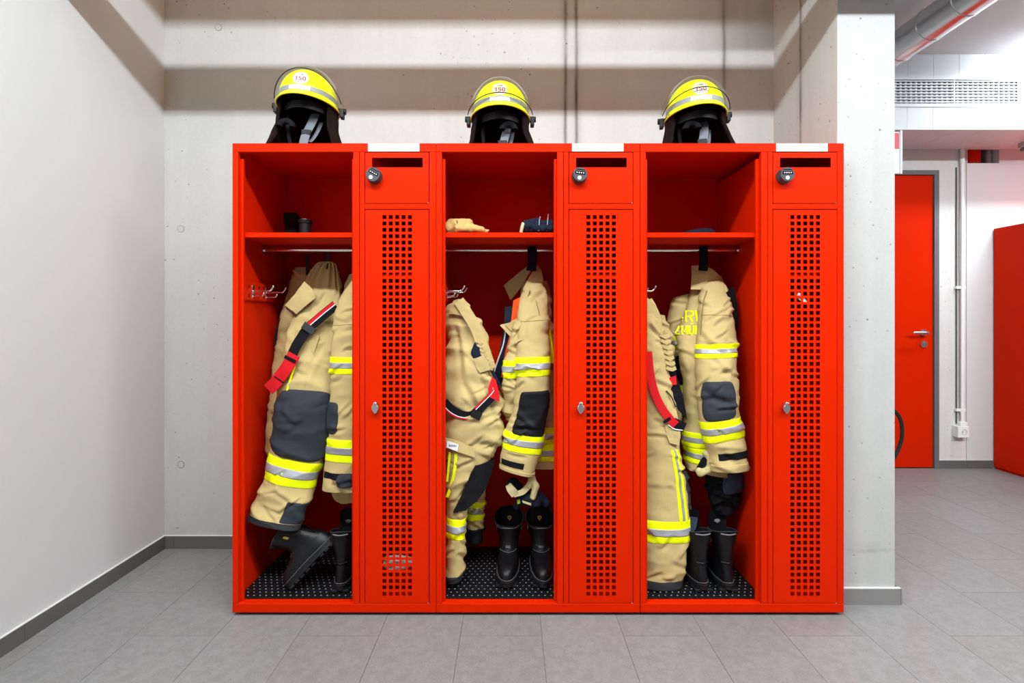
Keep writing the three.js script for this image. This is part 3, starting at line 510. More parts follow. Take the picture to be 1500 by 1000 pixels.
// flat cloth through a grid of pixels [px, py, z], with thickness
function sheet(pts, o = {}) {
  const { th = 0.002, nu = 24, nv = 24, amp = 0.002, seed = 1, k = 30 } = o;
  const rows = pts.map((r) => { const q = r.map((p) => W(p[0], p[1], p[2])); return q.length > 1 ? new THREE.CatmullRomCurve3(q, false, 'catmullrom', 0.5) : null; });
  const F = [], N = [];
  for (let i = 0; i <= nu; i++) { const col = new THREE.CatmullRomCurve3(rows.map((c) => c.getPoint(i / nu)), false, 'catmullrom', 0.5); for (let j = 0; j <= nv; j++) (F[j] = F[j] || [])[i] = col.getPoint(j / nv); }
  const nrm = (i, j) => { const a = F[j][Math.min(nu, i + 1)].clone().sub(F[j][Math.max(0, i - 1)]), b = F[Math.min(nv, j + 1)][i].clone().sub(F[Math.max(0, j - 1)][i]); return b.cross(a).normalize(); };
  for (let j = 0; j <= nv; j++) { N[j] = []; for (let i = 0; i <= nu; i++) N[j][i] = nrm(i, j); }
  const P = [], UV = [], I = [], put = (p, u, v) => { P.push(p.x, p.y, p.z); UV.push(u, v); return P.length / 3 - 1; };
  const wob = (p) => amp * (noise(p.x * k, p.y * k, seed) + 0.5 * noise(p.x * k * 2.3, p.y * k * 2.3, seed + 5));
  const A = [], B = [];
  for (let j = 0; j <= nv; j++) { A[j] = []; B[j] = []; for (let i = 0; i <= nu; i++) { const p = F[j][i], d = wob(p); A[j][i] = put(p.clone().addScaledVector(N[j][i], d + th / 2), p.x, p.y); B[j][i] = put(p.clone().addScaledVector(N[j][i], d - th / 2), p.x, p.y); } }
  for (let j = 0; j < nv; j++) for (let i = 0; i < nu; i++) { I.push(A[j][i], A[j + 1][i], A[j][i + 1], A[j][i + 1], A[j + 1][i], A[j + 1][i + 1]); I.push(B[j][i], B[j][i + 1], B[j + 1][i], B[j][i + 1], B[j + 1][i + 1], B[j + 1][i]); }
  const rim = (a, b, c, d) => I.push(a, b, c, c, b, d);
  for (let i = 0; i < nu; i++) { rim(A[0][i], A[0][i + 1], B[0][i], B[0][i + 1]); rim(A[nv][i], B[nv][i], A[nv][i + 1], B[nv][i + 1]); }
  for (let j = 0; j < nv; j++) { rim(A[j][0], B[j][0], A[j + 1][0], B[j + 1][0]); rim(A[j][nu], A[j + 1][nu], B[j][nu], B[j + 1][nu]); }
  const g = new THREE.BufferGeometry(); g.setAttribute('position', new THREE.Float32BufferAttribute(P, 3)); g.setAttribute('uv', new THREE.Float32BufferAttribute(UV, 2)); g.setIndex(I);
  return toCreasedNormals(g, 0.9);
}
// strap: ribbon along pixels, between two offsets (pixels) to the right of its run
function strap(path, o0, o1, o = {}) {
  const dir = path.map((p, i) => { const a = path[Math.max(0, i - 1)], b = path[Math.min(path.length - 1, i + 1)], dx = b[0] - a[0], dy = b[1] - a[1], l = Math.hypot(dx, dy) || 1; return [-dy / l, dx / l]; });
  const { dz = 0 } = o, at = (k) => path.map((p, i) => [p[0] + dir[i][0] * k, p[1] + dir[i][1] * k, p[2] + dz]);
  return sheet([at(o0), at((o0 + o1) / 2), at(o1)], { nu: 36, nv: 4, amp: 0.0004, th: 0.0025, ...o });
}
// yellow-silver-yellow reflective band round a tube, between pixel rows (read at fraction f of the width)
function hiBand(T, parent, py0, py1, o = {}) {
  const { f = 0.5, u0 = 0, u1 = 1 } = o, v0 = T.vAt(py0, f), v1 = T.vAt(py1, f), d = v1 - v0;
  const b = part('reflective_band', T.ring(v0, v1, 0.0022, u0, u1), M.hivis, parent, 'yellow band with a silver stripe');
  part('silver_stripe', T.ring(v0 + d * 0.34, v0 + d * 0.67, 0.0034, u0 + 0.001, u1 - 0.001), M.silver, b);
}
function seam(T, parent, v0, v1, u0, u1) { const pts = []; for (let i = 0; i <= 24; i++) pts.push(T.S(u0 + (u1 - u0) * i / 24, v0 + (v1 - v0) * i / 24, 0.0004)); part('seam', [tubeLine(pts, 0.0011, 60, 5)], M.seam, parent); }
M.seam = std(lin(0.20, 0.145, 0.07), 0.9);
function textSheet(lines, w, h, color, font, bg) {               // flat print for a label
  const c = document.createElement('canvas'); c.width = w; c.height = h; const x = c.getContext('2d');
  x.fillStyle = bg; x.fillRect(0, 0, w, h); x.fillStyle = color; x.textAlign = 'center'; x.textBaseline = 'middle';
  for (const [t, px, py, size, col] of lines) { x.font = `${font} ${size}px sans-serif`; if (col) x.fillStyle = col; x.fillText(t, px, py); }
  const t = new THREE.CanvasTexture(c); t.colorSpace = THREE.SRGBColorSpace; return t;
}
// little brand tag: white with a grey word-like mark
const tagTex = (() => { const c = document.createElement('canvas'); c.width = 128; c.height = 64; const x = c.getContext('2d'); x.fillStyle = '#e9eaee'; x.fillRect(0, 0, 128, 64); x.fillStyle = '#3d4763'; x.font = 'bold 22px sans-serif'; x.textAlign = 'center'; x.textBaseline = 'middle'; for (let k = 0; k < 9; k++) x.fillRect(26 + k * 9, 26 + (k % 3 === 0 ? -4 : 0), 6, k % 3 === 0 ? 16 : 11); const t = new THREE.CanvasTexture(c); t.colorSpace = THREE.SRGBColorSpace; return t; })();
function uvSheet(g, ox, oy, w, h, vertical) { const p = g.attributes.position, uv = new Float32Array(p.count * 2); for (let i = 0; i < p.count; i++) { uv[2 * i] = (p.getX(i) - ox) / w; uv[2 * i + 1] = (p.getY(i) - oy) / h; } g.setAttribute('uv', new THREE.BufferAttribute(uv, 2)); return g; }
M.tag = new THREE.MeshStandardMaterial({ map: tagTex, roughness: 0.7 });
function tagPatch(T, parent, f0, f1, py0, py1) { const g = T.patch(f0, f1, T.vAt(py0), T.vAt(py1), 0.003, 0, 20, 10), n = 10, uv = []; for (let j = 0; j <= n; j++) for (let i = 0; i <= n; i++) uv.push(i / n, 1 - j / n); g.setAttribute('uv', new THREE.Float32BufferAttribute(uv, 2)); part('brand_tag', g, M.tag, parent, 'small white brand tag'); }
function hookLoop(px, py, z, parent, mat = M.web) { part('hanger_loop', strap([[px, py - 22, z], [px + 1, py - 10, z + 0.004], [px, py + 8, z]], -2.5, 2.5), mat, parent); }
// ---------------------------------------------------------------- locker 1: trousers and jacket
{
  const g = thing('fire_trousers', 'tan turnout trousers with a large grey knee pad, kicked out over the fallen boot', 'trousers', 'tan turnout trousers');
  const back = tube([[434, 392, 450, 392, -0.36, 0.012], [428, 410, 464, 408, -0.36, 0.022], [421, 440, 472, 440, -0.358, 0.03], [413, 470, 472, 470, -0.35, 0.035], [404, 515, 466, 515, -0.33, 0.04], [399, 555, 458, 555, -0.308, 0.042], [394, 600, 450, 600, -0.280, 0.045], [392, 640, 440, 645, -0.268, 0.045], [392, 668, 436, 672, -0.268, 0.042], [394, 700, 434, 705, -0.268, 0.035]], { seed: 4, A1: 0.006, A2: 0.007, folds: [[402, 545, 424, 560, 3, 0.006], [398, 600, 420, 625, 3, 0.006], [396, 640, 416, 652, 3, 0.005]] });
  part('rear_leg', back.body(64, 110), M.tan, g);
  const leg = tube([[470, 383, 490, 383, -0.285, 0.012], [458, 394, 495, 396, -0.288, 0.022], [446, 414, 498, 420, -0.286, 0.032], [435, 440, 498, 446, -0.262, 0.040], [424, 480, 497, 486, -0.226, 0.048], [418, 520, 495, 526, -0.20, 0.054], [413, 560, 492, 566, -0.175, 0.058], [408, 600, 489, 607, -0.17, 0.060], [403, 636, 484, 646, -0.168, 0.058], [396, 666, 470, 681, -0.155, 0.054], [388, 698, 461, 713, -0.138, 0.05], [377, 730, 448, 746, -0.116, 0.044], [364, 760, 434, 774, -0.094, 0.040]], { seed: 2, A1: 0.006, A2: 0.0065, slant: 7, pleat: [0.24, 13, 0.010], folds: [[400, 722, 436, 742, 3, 0.006], [382, 744, 412, 752, 3, 0.005], [455, 440, 446, 500, 3, 0.006], [488, 430, 480, 520, 4, 0.005], [478, 500, 440, 566, 3.5, 0.005], [400, 682, 430, 664, 3, 0.004]] });
  part('front_leg', leg.body(96, 190), M.tan, g);
  part('waist_flap', sheet([[[446, 412, -0.212], [458, 424, -0.202], [462, 436, -0.197]], [[432, 430, -0.197], [444, 438, -0.187], [450, 446, -0.187]], [[417, 447, -0.202], [428, 454, -0.192], [434, 460, -0.192]]], { amp: 0.003, seed: 3 }), M.tan, g);
  part('flap_lining', sheet([[[418, 448, -0.205], [428, 456, -0.196], [435, 461, -0.196]], [[419, 452, -0.208], [427, 459, -0.202], [433, 464, -0.202]]], { nv: 4, amp: 0.001 }), std(lin(0.10, 0.03, 0.02), 0.9), g);
  part('pocket', sheet([[[432, 482, -0.168], [448, 488, -0.160], [468, 492, -0.156]], [[431, 510, -0.163], [446, 513, -0.155], [461, 515, -0.153]], [[427, 534, -0.160], [441, 540, -0.152], [452, 539, -0.151]]], { amp: 0.0025, seed: 8, th: 0.006 }), M.tan, g);
  { const q = uvSheet(sheet([[[434, 522, -0.150], [452, 525, -0.147]], [[434, 531, -0.148], [451, 534, -0.146]]], { amp: 0, nu: 4, nv: 4, th: 0.001 }), W(434, 534, -0.106).x, W(434, 534, -0.106).y, 0.05, 0.034); part('brand_tag', q, M.tag, g, 'small white brand tag'); }
  part('side_piping', strap([[432, 536, -0.112], [424, 560, -0.112], [416, 590, -0.114], [411, 612, -0.118]], -1.3, 1.3), M.hivis, g);
  const bl = [[492, 447, -0.172], [478, 458, -0.162], [465, 469, -0.150], [451, 481, -0.140], [442, 494, -0.130], [434, 507, -0.122], [427, 522, -0.112]];
  const st = part('suspender_strap', strap(bl, -7, 7.5), M.web, g, 'black elastic strap with red and white stripes');
  part('red_stripe', strap(bl.slice(0, 4), 2.6, 6.6, { dz: 0.0024 }), M.redFabric, st); part('white_stripe', strap(bl.slice(0, 4), 1.0, 2.2, { dz: 0.0024 }), M.whiteFabric, st);
  part('buckle', sheet([[[447, 471, -0.138], [463, 482, -0.142]], [[441, 480, -0.128], [457, 491, -0.132]]], { amp: 0, nu: 4, nv: 4, th: 0.008 }), M.black, st);
  const rd = [[431, 519, -0.106], [422, 535, -0.10], [412, 549, -0.10], [402, 562, -0.104], [393, 570, -0.11]];
  const pd = part('red_pad', strap(rd, -9, 9, { th: 0.006, amp: 0.0015 }), M.redFabric, g, 'quilted red suspender pad'); part('pad_tag', strap([[417, 522, -0.098], [433, 530, -0.098]], -2.5, 2.5), M.web, pd);
  part('pad_cross_stitch', strap([[402, 551, -0.0965], [416, 561, -0.0965]], -0.6, 0.6), M.web, pd);
  part('knee_pad', leg.patch(0.02, 1.0, leg.vAt(570), leg.vAt(671), 0.006, 0.012, 3.2, 40), M.pad, g, 'quilted charcoal knee pad');
  hiBand(leg, g, 672, 709);
  part('ankle_patch', leg.patch(0.62, 1.0, leg.vAt(728), leg.vAt(762), 0.003, 0, 12, 16), M.pad, g, 'charcoal patch at the hem');
  part('hem', leg.ring(leg.vAt(762), 1, 0.003), M.trim, g);
  hookLoop(479, 390, -0.285, g, M.trim); hookLoop(450, 395, -0.33, g, M.trim);
}
{
  const g = thing('fire_jacket', 'tan turnout jacket half hidden behind the frame of the locker by the white wall', 'jacket', 'tan turnout jackets');
  const body = tube([[512, 402, 528, 402, -0.30, 0.02], [504, 430, 540, 430, -0.30, 0.05], [500, 470, 540, 470, -0.30, 0.07], [498, 560, 540, 560, -0.30, 0.075], [497, 650, 540, 650, -0.30, 0.075], [498, 712, 538, 712, -0.30, 0.075]], { seed: 12 });
  part('torso', body.body(56, 80), M.tan, g);
  const sl = tube([[514, 412, 528, 410, -0.19, 0.02], [502, 430, 541, 426, -0.18, 0.036], [494, 455, 543, 450, -0.16, 0.044], [488, 490, 543, 490, -0.138, 0.048], [485, 540, 541, 540, -0.122, 0.049], [484, 590, 540, 590, -0.12, 0.048], [482, 630, 538, 630, -0.12, 0.047], [477, 666, 534, 668, -0.12, 0.046], [474, 700, 531, 702, -0.12, 0.045], [474, 715, 529, 717, -0.12, 0.044]], { seed: 13, A1: 0.004, A2: 0.0055 });
  part('sleeve', sl.body(), M.tan, g); hiBand(sl, g, 523, 547); hiBand(sl, g, 643, 675);
  part('elbow_patch', sl.patch(0.0, 0.34, sl.vAt(588), sl.vAt(636), 0.004, 0.003, 6, 18), M.pad, g, 'charcoal elbow patch');
  part('cuff_strip', sl.ring(sl.vAt(691), sl.vAt(700), 0.002, sl.u(0.04), sl.u(0.8)), M.web, g); part('cuff_tab', sl.patch(0.45, 0.8, sl.vAt(690), sl.vAt(712), 0.006, 0.002, 6, 12), M.pad, g);
  seam(sl, g, sl.vAt(476), sl.vAt(476), sl.u(0.05), sl.u(0.95)); part('seam', strap([[508, 440, -0.14], [504, 465, -0.115], [501, 480, -0.10]], -0.4, 0.4), M.seam, g);
  part('wrist_lining', sheet([[[486, 712, -0.12], [518, 714, -0.11]], [[488, 728, -0.13], [522, 728, -0.12]], [[500, 738, -0.14], [524, 736, -0.13]]], { amp: 0.004 }), M.tanIn, g);
  hookLoop(519, 402, -0.28, g);
  const dn = tagged('dark_liner', sheet([[[410, 466, -0.325], [424, 462, -0.345]], [[403, 490, -0.32], [420, 490, -0.345]], [[402, 515, -0.318], [418, 515, -0.345]], [[403, 535, -0.316], [416, 535, -0.34]]], { amp: 0.002, th: 0.006 }), M.navy, 'dark navy liner hanging behind the trousers with the grey knee pad', 'liner'); void dn;
}
// ---------------------------------------------------------------- locker 2: trousers and jacket
{
  const g = thing('fire_trousers', 'tan turnout trousers hanging crumpled from the side hooks, black strap across them', 'trousers', 'tan turnout trousers');
  const leg = tube([[655, 447, 680, 437, -0.16, 0.012], [652, 466, 694, 462, -0.16, 0.03], [654, 496, 710, 490, -0.16, 0.045], [654, 535, 720, 528, -0.158, 0.055], [654, 575, 730, 568, -0.155, 0.062], [654, 615, 735, 608, -0.152, 0.066], [654, 646, 733, 644, -0.15, 0.066], [656, 668, 716, 672, -0.15, 0.062], [654, 694, 700, 696, -0.15, 0.058], [654, 730, 688, 734, -0.15, 0.054], [654, 770, 682, 774, -0.15, 0.052], [654, 812, 682, 814, -0.15, 0.05], [654, 848, 678, 842, -0.15, 0.05]], { seed: 21, A1: 0.008, A2: 0.009, slant: 8, wrinkles: 34, folds: [[668, 470, 676, 560, 4, 0.009], [676, 560, 704, 606, 4, 0.010], [700, 545, 722, 600, 4, 0.009], [690, 620, 735, 600, 4, 0.010], [700, 650, 734, 655, 4, 0.009], [664, 690, 694, 672, 3, 0.006], [660, 735, 684, 720, 3, 0.006], [712, 560, 726, 640, 3, 0.008], [680, 470, 700, 520, 3, 0.006]] });
  part('front_leg', leg.body(110, 210), M.tan, g);
  const rear = tube([[690, 640, 722, 640, -0.30, 0.03], [684, 690, 714, 690, -0.30, 0.04], [682, 730, 710, 733, -0.30, 0.042], [684, 770, 707, 770, -0.30, 0.04], [687, 792, 705, 792, -0.30, 0.038]], { seed: 23 });
  part('rear_leg', rear.body(56, 70), M.tan, g); hiBand(rear, g, 733, 760); part('rear_hem', rear.ring(rear.vAt(774), 1, 0.004), M.padBlack, g);
  part('waist_flap', sheet([[[664, 440, -0.125], [672, 438, -0.118], [681, 440, -0.12]], [[659, 455, -0.12], [672, 452, -0.112], [690, 462, -0.115]], [[657, 459, -0.122], [664, 460, -0.115], [676, 462, -0.112]]], { amp: 0.003, seed: 5, th: 0.004 }), M.tan, g);
  part('waistband', strap([[672, 440, -0.112], [684, 458, -0.106], [697, 480, -0.102], [706, 503, -0.10], [714, 525, -0.10], [719, 540, -0.10]], -8, 8, { th: 0.008, amp: 0.0018, k: 80 }), M.tan, g);
  for (let k = 0; k < 7; k++) { const y = 500 + k * 6, x = 701 + k * 2.1; part('elastic_gather', strap([[x - 5, y - 2, -0.100], [x + 2, y + 2, -0.094], [x + 8, y + 5, -0.103]], -1.8, 1.8, { th: 0.007, nu: 12 }), M.tan, g); }
  part('pocket_opening', sheet([[[695, 502, -0.10], [701, 500, -0.10]], [[690, 516, -0.096], [703, 514, -0.094]], [[693, 525, -0.095], [705, 522, -0.093]]], { amp: 0.002, th: 0.004 }), M.navy, g);
  part('pocket_flap', sheet([[[694, 526, -0.088], [708, 520, -0.086]], [[698, 538, -0.084], [715, 530, -0.083]], [[703, 546, -0.084], [719, 541, -0.084]]], { amp: 0.002, th: 0.006 }), M.tan, g);
  const bl = [[650, 588, -0.092], [660, 599, -0.082], [672, 606, -0.076], [688, 609, -0.074], [699, 602, -0.074], [709, 592, -0.076], [720, 581, -0.08], [727, 572, -0.086]];
  const st = part('suspender_strap', strap(bl, -6.5, 6.5), M.web, g, 'black elastic strap with red and white stripes');
  part('white_stripe', strap(bl.slice(0, 4), 3.2, 4.2, { dz: 0.0024 }), M.whiteFabric, st); part('red_stripe', strap(bl.slice(0, 4), 4.2, 6.2, { dz: 0.0024 }), M.redFabric, st);
  part('white_stripe', strap(bl.slice(4), -3.4, -2.4, { dz: 0.0024 }), M.whiteFabric, st); part('red_stripe', strap(bl.slice(4), -6.2, -3.6, { dz: 0.0024 }), M.redFabric, st);
  part('buckle', sheet([[[693, 599, -0.066], [707, 605, -0.066]], [[689, 609, -0.066], [702, 616, -0.066]]], { amp: 0, nu: 4, nv: 4, th: 0.008 }), M.black, st);
  part('red_pad', sheet([[[721, 552, -0.092], [726, 556, -0.092]], [[715, 570, -0.082], [731, 576, -0.084]], [[718, 582, -0.08], [732, 588, -0.084]]], { amp: 0.0015, th: 0.006 }), M.redFabric, g, 'quilted red suspender pad');
  part('lining', sheet([[[716, 536, -0.11], [722, 540, -0.11]], [[722, 552, -0.105], [732, 560, -0.105]], [[728, 562, -0.105], [736, 570, -0.105]]], { amp: 0.001, th: 0.004 }), M.navy, g);
  part('cargo_flap', sheet([[[650, 640, -0.085], [672, 646, -0.075], [694, 656, -0.076]], [[650, 655, -0.082], [672, 662, -0.07], [696, 670, -0.074]]], { amp: 0.0015, th: 0.005 }), M.tan, g);
  { const a = W(654, 661, -0.069); part('brand_tag', uvSheet(sheet([[[655, 645, -0.073], [672, 651, -0.068]], [[654, 655, -0.072], [670, 661, -0.067]]], { amp: 0, nu: 4, nv: 4, th: 0.001 }), a.x, a.y, 0.05, 0.044), M.tag, g, 'small white brand tag'); }
  part('side_piping', strap([[668, 664, -0.082], [666, 688, -0.086], [661, 710, -0.092], [655, 728, -0.097]], -2.2, 2.2, { th: 0.002 }), M.hivis, g); part('side_piping', strap([[659, 662, -0.085], [657, 685, -0.09], [655, 705, -0.094]], -1.6, 1.6, { th: 0.002 }), M.hivis, g);
  part('knee_pad', sheet([[[696, 682, -0.085], [724, 672, -0.12]], [[685, 704, -0.085], [716, 702, -0.12]], [[676, 726, -0.086], [703, 727, -0.115]], [[664, 750, -0.09], [682, 747, -0.10]]], { th: 0.012, amp: 0.003 }), M.padBlack, g, 'black knee pad folded over');
  hiBand(leg, g, 759, 787); part('hem', leg.ring(leg.vAt(841), 1, 0.003), M.trim, g);
}
{
  const g = thing('fire_jacket', 'tan turnout jacket hanging open sideways with an orange lining showing', 'jacket', 'tan turnout jackets');
  const body = tube([[770, 412, 800, 412, -0.32, 0.02], [764, 440, 808, 440, -0.32, 0.045], [760, 490, 812, 490, -0.285, 0.06], [756, 550, 814, 550, -0.27, 0.066], [752, 610, 818, 610, -0.26, 0.068], [756, 650, 820, 650, -0.26, 0.068], [768, 680, 820, 682, -0.26, 0.066]], { seed: 31 });
  part('torso', body.body(64, 100), M.tan, g); hiBand(body, g, 625, 649); hiBand(body, g, 649, 673);
  const front = tube([[752, 470, 768, 468, -0.16, 0.02], [744, 505, 770, 503, -0.155, 0.03], [739, 535, 772, 533, -0.15, 0.034], [736, 565, 768, 563, -0.15, 0.034], [734, 590, 762, 590, -0.152, 0.03], [738, 615, 760, 615, -0.16, 0.024]], { seed: 33, A1: 0.006, A2: 0.012, slant: 8 });
  part('front_panel', front.body(64, 90), M.tan, g); hiBand(front, g, 527, 553);
  const sl = tube([[770, 416, 794, 415, -0.238, 0.018], [764, 430, 800, 428, -0.232, 0.032], [759, 460, 803, 458, -0.182, 0.042], [757, 500, 805, 498, -0.148, 0.046], [757, 540, 806, 538, -0.114, 0.046], [755, 580, 806, 578, -0.11, 0.046], [748, 612, 801, 614, -0.108, 0.046], [740, 640, 794, 648, -0.106, 0.046], [736, 666, 787, 676, -0.105, 0.045], [736, 684, 780, 696, -0.105, 0.044]], { seed: 34, A1: 0.003, A2: 0.004, folds: [[750, 625, 790, 632, 3, 0.005], [742, 662, 770, 672, 2.5, 0.004], [772, 440, 770, 500, 3, 0.003]] });
  part('sleeve', sl.body(), M.tan, g); hiBand(sl, g, 523, 550); hiBand(sl, g, 634, 661);
  part('elbow_patch', sl.patch(0.14, 0.98, sl.vAt(572), sl.vAt(638), 0.003, 0.003, 9, 30), M.padBlack, g, 'black elbow patch');
  part('cuff_strip', sl.ring(sl.vAt(676), sl.vAt(684), 0.0022, sl.u(0.03), sl.u(0.62)), M.web, g); part('cuff_hem', sl.ring(sl.vAt(688), 1, 0.0035), M.tan, g);
  seam(sl, g, sl.vAt(470), sl.vAt(470), sl.u(0.04), sl.u(0.96)); part('seam', strap([[785, 440, -0.174], [789, 455, -0.146], [792, 470, -0.135]], -0.5, 0.5), M.seam, g);
  part('collar', sheet([[[788, 388, -0.272], [793, 398, -0.262], [796, 416, -0.242]], [[776, 404, -0.232], [782, 414, -0.227], [788, 424, -0.222]], [[766, 424, -0.212], [772, 432, -0.207], [776, 438, -0.207]]], { amp: 0.002, th: 0.005 }), M.tan, g);
  part('collar_flap', sheet([[[772, 390, -0.332], [777, 398, -0.322]], [[755, 404, -0.337], [764, 420, -0.322]], [[738, 418, -0.342], [748, 440, -0.327]]], { amp: 0.002, th: 0.005 }), M.tan, g);
  part('lapel', sheet([[[772, 418, -0.200], [776, 424, -0.190]], [[764, 446, -0.190], [769, 450, -0.180]], [[756, 468, -0.178], [763, 474, -0.170]], [[732, 476, -0.170], [752, 498, -0.162]]], { amp: 0.0015, th: 0.004 }), M.tan, g);
  part('lapel_inner', sheet([[[757, 466, -0.173], [760, 472, -0.169]], [[740, 476, -0.164], [754, 490, -0.159]]], { nv: 6, amp: 0.001, th: 0.003 }), M.tanIn, g);
  part('orange_lining', sheet([[[752, 440, -0.22], [762, 436, -0.22]], [[746, 490, -0.19], [760, 490, -0.19]], [[739, 520, -0.185], [756, 520, -0.185]], [[734, 552, -0.19], [750, 556, -0.19]]], { amp: 0.005, th: 0.004 }), M.orangeFabric, g, 'orange lining inside the open front');
  part('dark_lining', sheet([[[740, 450, -0.24], [750, 448, -0.24]], [[738, 480, -0.21], [749, 482, -0.20]], [[730, 525, -0.205], [742, 528, -0.195]], [[722, 560, -0.21], [736, 565, -0.20]]], { amp: 0.004, th: 0.006 }), M.navy, g);
  part('zip_edge', strap([[741, 482, -0.196], [737, 505, -0.192], [729, 528, -0.194], [722, 550, -0.198]], -1, 1), M.emblemWhite, g);
  part('back_lettering', strap([[801, 470, -0.19], [804, 490, -0.188], [807, 510, -0.187], [808, 532, -0.186]], -3.2, 3.2), M.hivis, g, 'yellow print on the back');
  part('hanger_loop', strap([[779, 361, -0.246], [780, 378, -0.235], [778, 396, -0.225]], -7, 7, { th: 0.012 }), M.web, g);
  part('flap_fold', sheet([[[748, 500, -0.115], [770, 492, -0.11]], [[750, 503, -0.113], [768, 497, -0.108]]], { nv: 4, amp: 0.0008 }), M.tan, g);
}
// ---------------------------------------------------------------- locker 3: trousers and jacket
{
  const g = thing('fire_trousers', 'tan turnout trousers with upright yellow side stripes and a red suspender', 'trousers', 'tan turnout trousers');
  const leg = tube([[936, 443, 954, 437, -0.15, 0.012], [934, 466, 968, 466, -0.15, 0.03], [934, 506, 975, 508, -0.15, 0.04], [934, 555, 982, 558, -0.148, 0.05], [934, 605, 990, 608, -0.146, 0.054], [934, 648, 992, 652, -0.144, 0.056], [934, 695, 1002, 698, -0.142, 0.058], [934, 745, 1008, 748, -0.14, 0.058], [934, 788, 1010, 790, -0.14, 0.058], [934, 825, 1004, 828, -0.14, 0.057], [934, 853, 997, 854, -0.14, 0.056]], { seed: 41, A1: 0.004, A2: 0.0045 });
  part('front_leg', leg.body(96, 180), M.tan, g);
  const rear = tube([[962, 460, 974, 462, -0.24, 0.02], [964, 500, 986, 500, -0.24, 0.03], [966, 560, 990, 560, -0.24, 0.035], [970, 610, 996, 610, -0.235, 0.04], [976, 650, 995, 655, -0.23, 0.03]], { seed: 43, A1: 0.009, A2: 0.014 });
  part('rear_leg', rear.body(64, 90), M.tan, g);
  part('waist_flap', sheet([[[948, 436, -0.125], [958, 444, -0.12]], [[946, 452, -0.118], [966, 462, -0.116]], [[948, 460, -0.118], [960, 466, -0.114]]], { amp: 0.002, th: 0.004 }), M.tan, g);
  for (let k = 0; k < 7; k++) { const y = 490 + k * 8, x = 973 + k * 1.6; part('elastic_gather', strap([[x - 6, y, -0.112], [x + 1, y + 3, -0.103], [x + 7, y + 1, -0.11]], -2.4, 2.4, { th: 0.007, nu: 12 }), M.tan, g); }
  part('pocket_bag', sheet([[[976, 590, -0.10], [990, 600, -0.10]], [[974, 625, -0.086], [996, 632, -0.09]], [[980, 648, -0.086], [994, 652, -0.09]]], { amp: 0.004, th: 0.012 }), M.tan, g);
  const rd = [[949, 515, -0.092], [952, 545, -0.086], [958, 572, -0.082], [968, 595, -0.08], [980, 612, -0.079], [990, 622, -0.08]];
  const pd = part('red_pad', strap(rd, -6, 6, { th: 0.005 }), M.redFabric, g, 'red suspender strap'); part('pad_tag', strap([[972, 619, -0.0755], [982, 612, -0.0755]], -2.2, 2.2), M.web, pd);
  const st = part('suspender_strap', strap([[986, 618, -0.081], [994, 622, -0.084], [1003, 626, -0.09]], -7, 7), M.web, g); part('white_stripe', strap([[979, 622, -0.0785], [988, 628, -0.0785], [1000, 630, -0.084]], -0.6, 0.6), M.whiteFabric, st);
  part('zip_edge', strap([[976, 572, -0.094], [984, 582, -0.096], [990, 596, -0.10]], -0.8, 0.8), M.trim, g);
  part('dark_strap', sheet([[[979, 540, -0.13], [988, 540, -0.13]], [[980, 570, -0.125], [1000, 580, -0.125]], [[994, 600, -0.12], [1006, 614, -0.12]]], { amp: 0.003, th: 0.005 }), M.web, g);
  part('red_buckle', sheet([[[980, 553, -0.118], [990, 550, -0.118]], [[979, 564, -0.115], [991, 563, -0.115]]], { amp: 0.003, th: 0.006 }), M.redFabric, g);
  const U = (px, row) => { const wl = 927, wr = row; return leg.u((px - wl) / (wr - wl)); };
  const va = leg.vAt(656), vb = leg.vAt(764);
  const up = (f0, f1, mat, off, name, parent) => { const geo = leg.ring(va, vb, off, leg.u(f0), leg.u(f1), 200, 60); return part(name, geo, mat, parent); };
  const ys = up(0.70, 0.775, M.hivis, 0.0022, 'side_stripe', g); up(0.775, 0.835, M.silver, 0.002, 'silver_stripe', ys); up(0.835, 0.905, M.hivis, 0.0022, 'side_stripe', g);
  hiBand(leg, g, 760, 791); part('hem', leg.ring(leg.vAt(848), 1, 0.003), M.trim, g);
  part('knee_pad_edge', sheet([[[1000, 688, -0.125], [1006, 690, -0.15]], [[1003, 715, -0.12], [1010, 716, -0.15]], [[1006, 745, -0.12], [1011, 746, -0.15]]], { amp: 0.006, k: 60, th: 0.008 }), M.pad, g);
}
